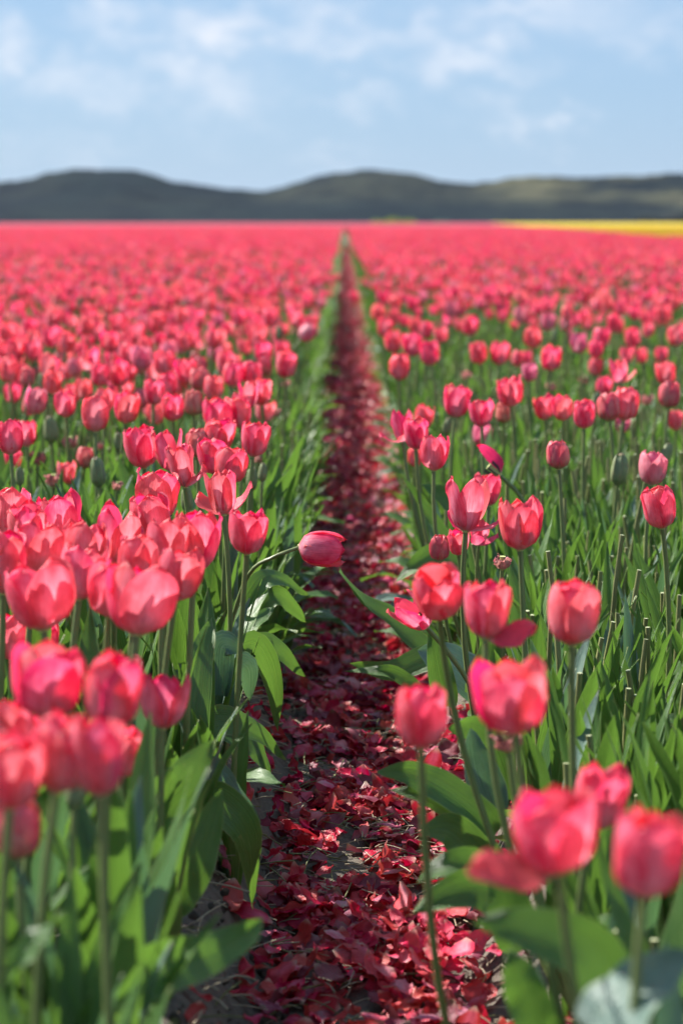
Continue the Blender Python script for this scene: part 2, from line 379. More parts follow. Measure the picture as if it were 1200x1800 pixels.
def clump(name, c, size, mat, count, label, cat, group=None):
    """bushy mass of leaf faces far away"""
    g = G(); r_ = random.Random(hash(name) % 97 + int(c[0]))
    for _ in range(count):
        while True:
            p = Vector((r_.uniform(-1, 1), r_.uniform(-1, 1), r_.uniform(0, 1)))
            q = p.x ** 2 + p.y ** 2 + p.z ** 2
            if q < 1 * (.75 + .25 * sin(p.x * 9 + c[0])): break
        p = Vector((p.x * size[0], p.y * size[1], p.z * size[2])); s_ = r_.uniform(.18, .4) * (size[2] / 2.5)
        e = Euler((r_.uniform(0, 6), r_.uniform(0, 6), r_.uniform(0, 6))).to_matrix()
        Vq = [p + e @ Vector(k) * s_ for k in ((-1, -.6, 0), (1, -.6, .1), (1, .6, 0), (-1, .6, -.1))]
        g.add(Vq, [(0, 1, 2, 3)], [(0, 0), (1, 0), (1, 1), (0, 1)], mat)
    o = ob(name, g.mesh(name)); o.location = c; return tag(o, label, cat, group)
M['bush'] = green_mat('yellow_green_bush', (.16, .20, .025), (.30, .31, .03), (.3, .4, .03), .6, .3, .2)
M['hedge'] = green_mat('dark_hedge', (.020, .026, .030), (.045, .042, .050), (.03, .05, .03), .7, .1, .2)
M['scrub'] = green_mat('dune_shrub', (.018, .030, .022), (.038, .054, .028), (.03, .06, .02), .7, .15, .2)
clump('willow_bush', (15, 720, 0), (8, 3, 1.9), M['bush'], 900, 'yellow green bush beyond the far end of the path', 'bush')
clump('pale_bush', (29, 735, 0), (4, 2, 1.1), M['bluish'], 300, 'small pale grey bush right of the yellow green bush', 'bush')
for i, (x, wd, h) in enumerate(((102, 16, 3.2), (124, 14, 3.6), (146, 15, 3.0))):
    clump('leafless_thicket', (x, 742, 0), (wd, 4, h), M['hedge'], 900, ('purplish dark thicket at the foot of the right dunes, ' + ('left end', 'middle part', 'right end')[i]), 'thicket', 'thickets at the foot of the dunes')

# ---------------------------------------------------------------- blossoms
def spec(kind, k, lo=False):
    """list of petal geometries (outer three, inner three) for one variant"""
    r_ = random.Random(k * 31 + hash_kind(kind)); n, m = (3, 4) if lo else (8, 11); out = []
    mat = {'P': M['pinkbud'], 'B': M['budgreen'], 'S': M['spent'], 'Q': M['pale'], 'Y': M['yellow']}.get(kind, M['petal'])
    rot = r_.uniform(0, 6.28)
    for i in range(6):
        inn = i % 2; phi = rot + i * pi / 3 + r_.uniform(-.09, .09)
        a = dict(phi=phi, seed=k * 100 + i, n=n, m=m, wave=r_.uniform(.0006, .0018), tw=r_.uniform(-.3, .3))
        if kind in 'CQY': a.update(L=.066 * r_.uniform(.95, 1.04), W=.049, o=r_.uniform(0, 7) + (0 if inn else 2), rho=.022 + (0 if inn else .0015))
        elif kind == 'O': a.update(L=.067 * r_.uniform(.93, 1.05), W=.050, o=r_.uniform(5, 14) + (0 if inn else 3), rho=.024, curl=r_.uniform(-5, 26))
        elif kind == 'W':
            op = r_.uniform(14, 26)
            if i in (0, 2) and not inn: op = r_.uniform(52, 80)
            a.update(L=.068, W=.050, o=op, rho=.026, curl=r_.uniform(-5, 30), wave=.0022)
        elif kind == 'P': a.update(L=.056, W=.040, o=r_.uniform(-5, 0), rho=.019, rs=.82)
        elif kind == 'B': a.update(L=.054, W=.036, o=r_.uniform(-9, -6), rho=.017, rs=.66, wave=.0003, tw=.1)
        elif kind == 'S': a.update(L=r_.uniform(.014, .026), W=.026, o=r_.uniform(10, 35), rho=.014, rs=.85, wave=.0025)
        elif kind == 'L':
            if i != 0: continue
            a.update(L=.066, W=.036, o=8, rho=.026, curl=-10)
        if inn and 'L' in a: a['L'] *= .985; a['rs'] = a.get('rs', 1) * .93
        out.append(petal_g(mat, **a))
    return out
def hash_kind(k): return sum(ord(c) for c in k) * 7
def pistil_g():
    g = G(); tube_g(g, [(0, 0, -.001), (0, 0, .005), (0, 0, .016), (0, 0, .022)], [.004, .0052, .0042, .0055], M['pistil'], 6, M['pistil'])
    for i in range(6):
        a = i * pi / 3; tube_g(g, [(cos(a) * .004, sin(a) * .004, .002), (cos(a) * .009, sin(a) * .009, .010), (cos(a) * .010, sin(a) * .010, .022)], [.0008, .0015, .0016], M['anther'], 4)
    return g
PISTIL = pistil_g(); PISTIL_ME = PISTIL.mesh('pistil')
SIZE = dict(C=.062, O=.062, W=.062, Q=.062, P=.052, B=.051, S=.024, L=.05)
ASP = dict(C=.80, O=.90, W=1.35, Q=.84, P=.80, B=.50, S=1.35)
BL = {}
for kd, cnt in (('C', 6), ('O', 7), ('W', 5), ('P', 3), ('B', 3), ('S', 4), ('Q', 3), ('L', 1)):
    BL[kd] = []
    for k in range(cnt):
        ps = spec(kd, k); jn = G()
        if kd != 'L':
            A = np.array([v for p in ps for v in p.V]); hz = SIZE[kd] / A[:, 2].max(); rad = np.hypot(A[:, 0], A[:, 1]); fx = ASP[kd] * SIZE[kd] * random.uniform(.93, 1.05) / (2 * np.percentile(rad, 97))
            for p in ps: p.V = [(v[0] * fx, v[1] * fx, v[2] * hz) for v in p.V]
        for p in ps: jn.join(p)
        if kd in 'WSLO': jn.join(PISTIL)
        BL[kd].append(dict(petals=[p.mesh('petal') for p in ps], joined=jn.mesh('blossom'), g=jn))

# ---------------------------------------------------------------- leaves
LEAVES_UP = []; LEAVES_ARCH = []
for k in range(9):
    mt = M['bluish'] if k == 4 else M['leaf']
    LEAVES_UP.append(leaf_g(bent(U(.22, .29), U(2, 12), U(10, 42), 9, 1.6, U(-.1, .1)), U(.032, .050), mt, (-1, 0, .3), U(.25, .55), .0025, k, twist=U(-.7, .7)).mesh('leaf'))
for k in range(8):
    mt = M['bluish'] if k % 3 == 2 else M['leaf']
    LEAVES_ARCH.append(leaf_g(bent(U(.16, .23), U(14, 30), U(85, 130), 11, 1.2, U(-.15, .15)), U(.038, .058), mt, (-1, 0, 1), U(.35, .6), .005, 50 + k, twist=U(-.5, .5)).mesh('leaf'))
def add_leaves(root, n, arch=0, scale=1., toward=None, thin=1.):
    for i in range(n):
        a = i < arch
        me = random.choice(LEAVES_ARCH if a else LEAVES_UP)
        ang = U(0, 2 * pi) if (toward is None or not a) else toward + U(-.9, .9)
        s_ = scale * U(.82, 1.12)
        o = ob('leaf', me, root); o.rotation_euler = (0, 0, ang); o.scale = (s_, s_ * thin, s_ * U(.92, 1.06))
        o.location = (U(-.006, .006), U(-.006, .006), U(-.008, .002))

def axis_matrix(p, ax, spin, sc):
    q = Vector(ax).normalized().to_track_quat('Z', 'Y').to_matrix().to_4x4()
    return Matrix.Translation(p) @ q @ Matrix.Rotation(spin, 4, 'Z') @ Matrix.Diagonal((sc, sc, sc, 1))
NAME = dict(C='tulip', O='tulip', W='tulip', Q='tulip', P='tulip', B='tulip_bud', S='withered_tulip', L='withered_tulip')
CATN = dict(C='tulip', O='tulip', W='tulip', Q='tulip', P='tulip', B='tulip bud', S='withered tulip', L='withered tulip')
ROOTS = []
def make_tulip(kind, centre, sc, label, group, ax=None, spin=None, variant=None, hero=False, leaves=2, root=None, mid=None, thick=1., right=None):
    nb = SIZE[kind] * sc
    if ax is None: ax = Vector((U(-.16, .16), U(-.16, .16), 1)).normalized()
    ax = Vector(ax).normalized(); base = Vector(centre) - ax * nb * .5
    if root is None:
        rx = base.x + U(-.03, .03) - ax.x * .06; ry = base.y + U(-.03, .03)
        e = rx - .04
        if abs(e) < .19 or (e > 0) != (right if right is not None else e > 0): rx = .04 + (.19 + U(0, .03)) * (1 if (right if right is not None else e > 0) else -1)
        root = Vector((rx, ry, bed_z(rx) - .004))
    ROOTS.append((root.x, root.y))
    t = bpy.data.objects.new(NAME[kind], None); COL.objects.link(t); t.location = root; t.empty_display_size = .03
    tag(t, label, CATN[kind], group)
    b = base - root
    g = G()
    if mid: pts = [Vector((0, 0, 0))] + [Vector(m_) - root for m_ in mid] + [b]; P = smooth_path(pts, 18)
    else: P = bez(Vector((0, 0, 0)), b - ax * (b.length * .5), b, 9)
    r0 = .0038 * sc ** .5 * thick
    tube_g(g, P, [r0 * (1.15 - .25 * k / (len(P) - 1)) for k in range(len(P))], M['stem'], 7)
    ob('stem', g.mesh('stem'), t)
    var = BL[kind][(variant if variant is not None else random.randrange(99)) % len(BL[kind])]
    mw = axis_matrix(b - ax * .0015, ax, spin if spin is not None else U(0, 6.28), sc)
    if hero and kind != 'B':
        bo = ob('blossom', PISTIL_ME, t, mw)
        for pm in var['petals']: ob('petal', pm, bo)
    else: ob('bud' if kind == 'B' else 'blossom', var['joined'], t, mw)
    if leaves:
        add_leaves(t, leaves, 1 if RN() < .3 else 0, min(1.1, .80 + (b.z - .3)), None)
    return t

# (x, y, height in photo px, kind, what it looks like[, options])
GL = 'tulips blooming in the left bed'; GR = 'tulips blooming in the right bed'
H = [
 (435, 932, 84, 'O', 'sharp pink tulip with flared left petal, left neighbour of the nodding one', dict(ax=(.08, -.05, 1), v=0)),
 (388, 862, 84, 'W', 'open tulip with a dark curled petal folded across its front, left bed', dict(v=0)),
 (275, 866, 98, 'O', 'large sharp tulip standing directly behind the big blurred ones of the left bed', dict(v=1)),
 (247, 782, 78, 'O', 'upright ribbed coral tulip at the left end of the sharp cluster in the left bed', {}),
 (297, 788, 76, 'W', 'ragged open tulip second from left in the sharp cluster of the left bed', {}),
 (318, 815, 80, 'W', 'deep red open tulip showing its hollow inside, middle of the sharp left cluster', dict(v=2)),
 (407, 814, 68, 'C', 'round tulip with a shaded front petal under a bright rim, sharp left cluster', dict(v=2, pz=1.1)),
 (372, 798, 68, 'C', 'pink tulip tucked behind the round shaded one of the left cluster', {}),
 (386, 760, 62, 'O', 'frilly pink tulip above the middle of the sharp left cluster', {}),
 (383, 724, 70, 'O', 'broad tulip behind the frilly one in the left bed', {}),
 (447, 768, 66, 'O', 'tulip with purplish sides at the right end of the sharp left cluster', {}),
 (345, 775, 52, 'P', 'half green half red young tulip inside the sharp left cluster', {}),
 (327, 876, 48, 'B', 'pale green bud between the sharp cluster and the tulip with a curled petal', {}),
 (442, 840, 44, 'B', 'green bud right of the round shaded tulip, left bed edge', {}),
 (461, 828, 34, 'B', 'smaller green bud at the very edge of the left bed', {}),
 (453, 803, 18, 'S', 'tiny frilled pink remnant above the small bud at the left bed edge', {}),
 (15, 765, 64, 'C', 'dark coral tulip at the left picture edge beside the low withered blooms', {}),
 (45, 758, 50, 'O', 'tulip half hidden behind a tall stem near the left picture edge', {}),
 (22, 803, 32, 'O', 'low red tulip under the dark coral one at the left picture edge', {}),
 (87, 752, 58, 'B', 'tall green bud on its own in the gap of the left bed', {}),
 (122, 775, 26, 'S', 'withered pink flower with a dark spot inside, gap of the left bed', {}),
 (66, 803, 26, 'S', 'peach withered flower on a thick stem, left side of the gap', {}),
 (176, 780, 16, 'S', 'flat withered flower right of the tall stemmed one in the gap', {}),
 (148, 802, 40, 'P', 'small closed pink tulip beside a green bud in the gap of the left bed', {}),
 (117, 828, 44, 'O', 'small bright tulip with pointed petals in the gap of the left bed', {}),
 (91, 842, 24, 'S', 'low shrivelled pink flower in front of the small pointed tulip', {}),
 (169, 827, 56, 'B', 'fat green bud in the middle of the gap of the left bed', {}),
 (32, 835, 32, 'B', 'small brownish bud low at the left of the gap', {}),
 (204, 852, 16, 'S', 'small coral withered cup on a short stem at the right of the gap', {}),
 (207, 775, 38, 'B', 'green bud left of the upright ribbed coral tulip', {}),
 (166, 724, 66, 'C', 'egg shaped dark tulip on a tall stem above the gap of the left bed', {}),
 (222, 712, 60, 'O', 'wide tulip with striped petals right of the egg shaped one', {}),
 (262, 718, 32, 'Q', 'small pale closed tulip between two larger ones in the left bed', {}),
 (302, 712, 52, 'O', 'square topped tulip left of the purple tinged pair', {}),
 (100, 908, 96, 'O', 'pale flanked tulip in the left bed just in front of the gap', dict(v=3)),
 (12, 898, 100, 'O', 'blurred tulip cut by the left picture edge in front of the gap', {}),
 (203, 935, 128, 'W', 'large blurred tulip with its left petal sticking out, left bed', dict(v=1, spin=.6)),
 (262, 908, 92, 'C', 'deep red hooded tulip right behind the large one with a loose petal', {}),
 (62, 965, 108, 'O', 'blurred tulip in the middle of the left foreground bunch', {}),
 (62, 1045, 130, 'O', 'biggest blurred tulip of the left foreground with a dark red hollow', dict(v=4, pz=1.25)),
 (12, 1120, 88, 'C', 'blurred red tulip low at the left picture edge', {}),
 (75, 1118, 62, 'C', 'small red tulip glimpsed under the biggest blurred one', {}),
 (243, 1052, 132, 'O', 'broad striped tulip with many petals, right of the left foreground bunch', dict(v=3, pz=1.22, spin=1.1)),
 (190, 1035, 104, 'C', 'tulip squeezed against the left side of the broad striped one', {}),
 (312, 1008, 100, 'O', 'deep red hooded tulip right of the broad striped one in the left bunch', {}),
 (342, 948, 116, 'O', 'soft pink tulip leaning over the left bed edge behind the deep red one', dict(v=2)),
 (80, 1200, 140, 'O', 'blurred tulip with pale side petals, upper left of the nearest left group', dict(v=6, pz=1.15)),
 (195, 1217, 140, 'C', 'rounded closed red tulip in the middle of the nearest left group', dict(v=1)),
 (283, 1236, 104, 'O', 'red tulip with a small flared tip, right end of the nearest left group', dict(v=3)),
 (100, 1330, 150, 'C', 'tall closed blurred tulip at bottom left behind a green bud', dict(v=3)),
 (165, 1335, 152, 'C', 'narrow dark blurred tulip right of the tall one at bottom left', dict(v=4, pz=.85)),
 (46, 1312, 104, 'C', 'hooded blurred tulip peeping over the ones at bottom left', {}),
 (10, 1362, 150, 'O', 'blurred tulip cut by the picture edge at bottom left', {}),
 (213, 1330, 96, 'C', 'sliver of a red tulip behind a stem, lowest in the left foreground', {}),
 (123, 1398, 78, 'B', 'blurred green bud in front of the tall closed tulip at bottom left', {}),
 (16, 1470, 112, 'P', 'pale pink unopened tulip, lowest at the left picture edge', {}),
 (205, 1568, 26, 'S', 'tiny red bloom hidden deep among the leaves at bottom left', dict(z=.30)),
 (140, 1003, 104, 'O', 'blurred tulip wedged between the biggest blurred one and the striped one', {}),
 (2, 985, 118, 'C', 'blurred tulip mostly outside the left picture edge above the low red one', {}),
 (148, 960, 96, 'C', 'soft tulip left of the large one with a loose petal', {}),
 (292, 955, 92, 'O', 'soft tulip hidden behind the leaning soft pink one', {}),
 (112, 955, 92, 'W', 'soft open tulip behind the left foreground bunch', {}),
 (238, 985, 100, 'C', 'dark tulip above the broad striped one in the left bunch', {}),
 (45, 925, 92, 'O', 'soft tulip left of the pale flanked one in front of the gap', {}),
 (5, 1290, 120, 'C', 'blurred tulip at the left edge above the one cut by it', {}),
 (15, 645, 50, 'C', None, {}), (28, 612, 48, 'C', None, {}), (88, 640, 48, 'O', None, {}), (132, 642, 36, 'Q', None, {}), (48, 660, 36, 'P', None, {}),
 (22, 688, 38, 'O', None, {}), (64, 700, 52, 'Q', None, {}), (84, 678, 40, 'B', None, {}), (115, 706, 50, 'O', None, {}), (148, 680, 40, 'O', None, {}),
 (207, 652, 52, 'O', None, {}), (160, 625, 52, 'W', None, {}), (195, 597, 50, 'O', None, {}), (120, 598, 38, 'C', None, {}), (90, 590, 42, 'O', None, {}),
 (15, 580, 42, 'O', None, {}), (95, 558, 46, 'C', None, {}), (250, 625, 54, 'Q', None, {}), (287, 634, 46, 'C', None, {}), (270, 685, 50, 'O', None, {}),
 (185, 700, 46, 'O', None, {}), (296, 672, 46, 'C', None, {}), (280, 560, 34, 'C', None, {}), (155, 570, 34, 'C', None, {}), (378, 592, 48, 'O', None, {}),
 (327, 597, 34, 'C', None, {}), (452, 590, 42, 'O', None, {}), (495, 612, 36, 'O', None, {}), (502, 637, 50, 'C', None, {}), (462, 614, 42, 'O', None, {}),
 (420, 555, 44, 'O', None, {}), (475, 555, 40, 'C', None, {}), (520, 557, 40, 'O', None, {}), (350, 555, 40, 'O', None, {}), (320, 553, 36, 'C', None, {}),
 (328, 648, 50, 'O', None, {}), (397, 636, 46, 'C', None, {}), (410, 655, 46, 'O', None, {}), (443, 654, 46, 'C', None, {}), (465, 640, 32, 'P', None, {}),
 (350, 662, 44, 'P', None, {}), (375, 678, 46, 'C', None, {}), (435, 690, 52, 'W', None, {}), (457, 686, 50, 'O', None, {}), (422, 722, 56, 'C', None, {}),
 (465, 720, 42, 'O', None, {}), (483, 722, 16, 'S', None, {}), (502, 672, 14, 'S', None, {}), (240, 583, 40, 'O', None, {}), (225, 620, 44, 'C', None, {}),
 (60, 612, 40, 'O', None, {}), (55, 575, 40, 'C', None, {}), (340, 705, 46, 'P', None, {}), (175, 655, 44, 'C', None, {}), (210, 565, 40, 'O', None, {}),
 (542, 583, 36, 'Q', 'pale tulip leaning right over the path, farthest out of the left bed', dict(ax=(.75, 0, .7))),
 # right bed
 (764, 792, 66, 'O', 'square cup shaped tulip on a dark stem nearest the path, right bed', dict(v=2)),
 (730, 800, 34, 'C', 'small deep red tulip hanging behind the square cup at the right bed edge', {}),
 (705, 745, 60, 'W', 'tulip with a petal flopping left over the path, right bed edge', dict(v=3)),
 (731, 758, 60, 'O', 'pink tulip in the middle of the bunch at the right bed edge', {}),
 (746, 730, 46, 'O', 'crumpled red tulip at the top of the bunch at the right bed edge', {}),
 (847, 760, 42, 'Q', 'small pale pink frilled tulip below the pair of open red ones, right bed', {}),
 (786, 747, 32, 'B', 'brownish green bud behind the bunch at the right bed edge', {}),
 (803, 702, 60, 'O', 'open red tulip showing its hollow, left of a pair in the right bed', {}),
 (845, 722, 52, 'O', 'tulip with pointed side petals, right of a pair in the right bed', {}),
 (885, 722, 38, 'P', 'small greenish pink tulip under the open bright red one, right bed', {}),
 (895, 685, 56, 'O', 'bright red open tulip with a light rim, highest of its row in the right bed', dict(v=1)),
 (824, 884, 98, 'W', 'ruffled sharp tulip with veined petals beside the path, right bed', dict(v=4)),
 (860, 858, 60, 'O', 'crumpled tulip behind the ruffled one, right bed', {}),
 (845, 935, 46, 'W', 'low tulip half hidden under the ruffled one, right bed', {}),
 (855, 815, 62, 'L', 'nearly bare flower head with a single petal pointing left, right bed', dict(ax=(-.75, 0, .6), v=0)),
 (914, 918, 96, 'O', 'tall pointed sharp tulip with a loose left petal, front of the right bed', dict(ax=(-.05, 0, 1), v=6)),
 (773, 962, 48, 'P', 'small half open tulip with striped sides low at the right bed edge', {}),
 (806, 952, 40, 'O', 'folded pink tulip right of the small half open one', {}),
 (982, 796, 52, 'P', 'small neat coral tulip standing alone in the middle of the right bed', {}),
 (1090, 822, 60, 'B', 'large green bud with a red seam, right bed', dict(ax=(.1, 0, 1))),
 (1150, 820, 62, 'Q', 'pinkish violet tulip with a whitish foot near the right picture edge', {}),
 (1173, 795, 42, 'B', 'slanting green and red bud behind the pinkish violet tulip', dict(ax=(.3, 0, 1))),
 (1162, 888, 80, 'C', 'closed coral tulip near the right picture edge in front of the violet one', dict(v=1)),
 (1187, 735, 38, 'C', 'red tulip cut by the right picture edge', {}),
 (1095, 742, 34, 'Q', 'low violet pink tulip under the two tall ones, right bed', {}),
 (1100, 706, 62, 'C', 'tall slim coral tulip right of the green bud in the right bed', {}),
 (1070, 712, 52, 'P', 'greenish pink tulip left of the tall slim coral one', {}),
 (1048, 705, 42, 'B', 'slim green bud left of the greenish pink tulip', {}),
 (1027, 724, 54, 'C', 'spade shaped bright tulip at the right end of a row of three', {}),
 (988, 713, 48, 'O', 'tulip in the middle of a row of three, right bed', {}),
 (955, 713, 46, 'O', 'jagged red tulip at the left end of a row of three, right bed', {}),
 (1177, 690, 50, 'P', 'white striped young tulip near the right picture edge', {}),
 (770, 1040, 108, 'O', 'open tulip facing the camera with a dark hollow, right foreground', dict(ax=(-.1, -.42, 1), v=1)),
 (725, 1078, 78, 'W', 'flopped tulip spreading low left of the open one, right foreground', dict(ax=(-.55, -.1, .6), v=1)),
 (857, 1070, 108, 'O', 'tulip with one long petal flopping right, right foreground', dict(v=2, flop=1)),
 (1010, 1077, 118, 'C', 'plump closed tulip on a thin stem, right foreground', dict(v=0, ax=(0, 0, 1), pz=1.06)),
 (740, 1262, 124, 'C', 'blurred pink tulip standing over the petal covered path', dict(v=5, ax=(-.03, 0, 1), root=(.165, 2.62))),
 (903, 1228, 144, 'O', 'large blurred open tulip right of the one over the path', dict(v=5, pz=1.15, ax=(-.12, -.15, 1))),
 (980, 1475, 158, 'O', 'very large blurred tulip with a loose left petal at bottom right', dict(v=0, flopl=1, pz=1.25)),
 (1062, 1412, 126, 'O', 'blurred tulip directly behind the very large one at bottom right', dict(v=4, ax=(.2, 0, 1))),
 (1152, 1515, 166, 'C', 'large blurred tulip cut by the right picture edge at bottom right', dict(v=2)),
 (885, 988, 26, 'S', 'pale withered flower head on a bare stem in front of the pointed tulip', {}),
 (897, 1310, 40, 'S', 'whitish petal-less flower head under the large open tulip, right foreground', dict(z=.42)),
 (676, 572, 42, 'C', None, {}), (692, 597, 46, 'C', None, {}), (702, 641, 50, 'C', None, {}), (725, 603, 44, 'O', None, {}), (755, 617, 50, 'C', None, {}),
 (775, 586, 30, 'O', None, {}), (730, 570, 32, 'C', None, {}), (750, 577, 32, 'C', None, {}), (792, 541, 36, 'Q', None, {}), (825, 570, 46, 'O', None, {}),
 (840, 617, 42, 'C', None, {}), (877, 617, 44, 'O', None, {}), (819, 656, 16, 'S', None, {}), (672, 520, 32, 'C', None, {}), (695, 530, 32, 'C', None, {}),
 (665, 547, 34, 'C', None, {}), (725, 531, 30, 'O', None, {}), (857, 515, 34, 'O', None, {}), (880, 512, 34, 'O', None, {}),
 (913, 520, 38, 'O', None, {}), (914, 551, 44, 'Q', None, {}), (930, 505, 34, 'C', None, {}), (959, 535, 26, 'C', None, {}), (962, 562, 38, 'Q', None, {}),
 (995, 547, 28, 'C', None, {}), (935, 590, 42, 'C', None, {}), (1016, 600, 38, 'Q', None, {}), (967, 626, 58, 'O', None, {}), (1055, 590, 42, 'C', None, {}),
 (1047, 610, 34, 'C', None, {}), (1077, 565, 34, 'C', None, {}), (1112, 548, 26, 'O', None, {}), (1065, 532, 28, 'C', None, {}), (1162, 547, 40, 'O', None, {}),
 (1110, 591, 38, 'C', None, {}), (1137, 577, 28, 'C', None, {}), (1185, 587, 46, 'C', None, {}), (1100, 621, 32, 'O', None, {}), (1125, 622, 30, 'O', None, {}),
 (1047, 641, 34, 'C', None, {}), (1087, 648, 46, 'W', None, {}), (1170, 653, 44, 'O', None, {}), (1162, 620, 30, 'O', None, {}), (910, 627, 30, 'C', None, {}),
 (925, 626, 26, 'C', None, {}), (929, 651, 36, 'Q', None, {}), (1027, 665, 16, 'S', None, {}), (969, 677, 18, 'S', None, {}), (1062, 675, 36, 'O', None, {}),
 (1137, 700, 24, 'S', None, {}), (973, 588, 32, 'B', None, {}), (622, 520, 28, 'C', 'lone red tulip standing at the edge of the path far down it', dict(z=.45)),
]
KW = dict(C='closed', O='half open', W='wide open', Q='pale', P='young', B='green', S='shrivelled')
LM = [(p[0], p[1], p[4].split(',')[0]) for p in H if p[4] and len(p[4].split(',')[0].split()) <= 8 and 560 < p[1] < 1560]
USED = {}
def near_label(prefix, px, py):
    """say which one: prefix, direction and the well visible neighbour it stands nearest to, counted outward"""
    q = sorted(LM, key=lambda l: (l[0] - px) ** 2 + (l[1] - py) ** 2)[0]; dx, dy = px - q[0], py - q[1]
    rel = ('right of' if dx > 0 else 'left of') if abs(dx) > abs(dy) else ('below' if dy > 0 else 'above')
    for o_ in ('', 'second ', 'third ', 'fourth ', 'fifth ', 'sixth ', 'seventh ', 'eighth ', 'ninth ', 'tenth ', 'eleventh ', 'twelfth ', 'thirteenth ', 'fourteenth ', 'fifteenth ', 'sixteenth ', 'seventeenth ', 'eighteenth ', 'nineteenth ', 'twentieth '):
        l = o_ + prefix + ', ' + rel + ' the ' + q[2]
        if l not in USED: break
    USED[l] = 1; return l
NT_COUNT = 0
for (px, py, h, kd, lab, op) in H:
    d = F * SIZE[kd] / h; z = CAM_Z - (py - HY) * d / F
    if kd in 'SBL': z = U(.45, .49)
    if kd == 'S': z = U(.40, .45)
    z = op.get('z', min(.55, max(.42, z))); d = (CAM_Z - z) * F / (py - HY)
    sc = min(1.3, max(.75, h * d / F / SIZE[kd]))
    side = px < 560; gr = GL if side else GR
    if lab is None:
        what = {'B': 'tulip bud', 'S': 'tulip remnant'}.get(kd, 'pink tulip')
        lab = near_label(KW[kd] + ' ' + what, px, py)
    c = at(px, py, d)
    t = make_tulip(kd, c, sc, lab, gr if kd not in 'BS' else ('tulip buds' if kd == 'B' else 'withered tulip heads'), ax=op.get('ax'), variant=op.get('v'), spin=op.get('spin'), right=not side, root=(Vector((op['root'][0], op['root'][1], bed_z(op['root'][0]) - .004)) if 'root' in op else None),
                   hero=(h > 44 or py > 850), leaves=(0 if 'root' in op else 3 if py > 1000 and 560 < px < 1200 else (4 if side and py > 850 else 2)))
    if 'pz' in op:
        for ch in t.children:
            if ch.name.startswith(('blossom', 'bud')): ch.scale = (ch.scale.x * op['pz'], ch.scale.y * op['pz'], ch.scale.z)
    for key, sx in (('flop', 1), ('flopl', -1)):
        if key in op:
            for ch in t.children:
                if ch.name.startswith('blossom'):
                    g = petal_g(M['petal'], L=.058, W=.034, o=56, rho=.016, curl=45, seed=5, wave=.003)
                    o = ob('petal', g.mesh('petal'), ch)
                    o.matrix_local = ch.matrix_basis.to_3x3().normalized().to_4x4().inverted() @ Matrix.Rotation(.75, 4, 'X') @ Matrix.Rotation(-.1 if sx > 0 else pi + .1, 4, 'Z')
                    o['label'] = 'loose petal flopping sideways'
    NT_COUNT += 1

# the nodding tulip over the path: its stem arches out of the left bed
c = at(568, 966, 3.60)
make_tulip('C', c, 1.17, 'nodding bright red tulip on an arched stem hanging over the middle of the path', 'tulips blooming in the left bed', ax=(.97, -.10, -.06), spin=1.3, variant=0,
           hero=True, leaves=2, root=Vector((-.24, 3.66, .11)), mid=[at(408, 1085, 3.64), at(440, 1006, 3.62), at(484, 979, 3.60)], thick=.75)

# ---------------------------------------------------------------- hand placed leaves along the path
def plant_with(leaves, label, root, cat='tulip plant', name='tulip_plant'):
    t = bpy.data.objects.new(name, None); COL.objects.link(t); t.location = root; tag(t, label, cat, 'leafy tulip plants along the path')
    for (pts, W, mat, nrm, kw) in leaves:
        P = [Vector(p) - Vector(root) for p in [at(*q) for q in pts]]
        g = leaf_g(smooth_path(P, 16), W, M[mat], nrm, seed=int(pts[0][0]), n=7, **kw)
        ob('leaf', g.mesh('leaf'), t)
    ROOTS.append((root[0], root[1])); return t
UPV = (0, -.35, 1)
plant_with([([(330, 1340, 3.3), (370, 1278, 3.3), (440, 1292, 3.33), (499, 1348, 3.36)], .046, 'leaf', (.1, -.9, .8), dict(fold=.25)),
            ([(385, 1300, 3.5), (446, 1328, 3.5), (472, 1392, 3.5)], .04, 'leaf', (.6, -.6, .5), dict(fold=.2)),
            ([(330, 1400, 3.2), (338, 1260, 3.2), (352, 1150, 3.25), (370, 1090, 3.3)], .045, 'leaf', (.4, -1, .1), dict(fold=.3))],
           'broad dark leaves drooping over the shaded left bank below the nodding tulip', (-.27, 3.35, .11))
plant_with([([(318, 1440, 3.0), (375, 1425, 3.0), (432, 1490, 3.0), (438, 1620, 3.03)], .055, 'leaf', (.6, -.8, .5), dict(fold=.3, twist=.3)),
            ([(352, 1350, 3.05), (392, 1392, 3.05), (455, 1462, 3.08)], .036, 'bluish', (.2, -1, .5), dict(fold=.15)),
            ([(320, 1500, 2.95), (350, 1470, 2.95), (368, 1540, 2.95)], .03, 'leaf', (.2, -1, .3), {})],
           'plant with one leaf curling down to the petals, blue grey leaf above', (-.26, 3.02, .11))
plant_with([([(395, 1190, 3.65), (440, 1135, 3.65), (475, 1195, 3.68), (487, 1296, 3.7)], .045, 'leaf', (.6, -.8, .5), dict(fold=.3)),
            ([(420, 1170, 3.8), (470, 1138, 3.8), (533, 1196, 3.83)], .045, 'leaf', (.1, -1, .7), dict(fold=.25)),
            ([(385, 1270, 3.5), (395, 1190, 3.5), (430, 1180, 3.5), (436, 1240, 3.52)], .055, 'bluish', (-.2, -1, .5), dict(fold=.15)),
            ([(380, 1230, 3.45), (385, 1140, 3.45), (428, 1150, 3.45)], .05, 'bluish', (-.2, -1, .8), dict(fold=.15))],
           'plant with blue grey waxy leaves and drooping dark ones on the left bank', (-.25, 3.7, .11))
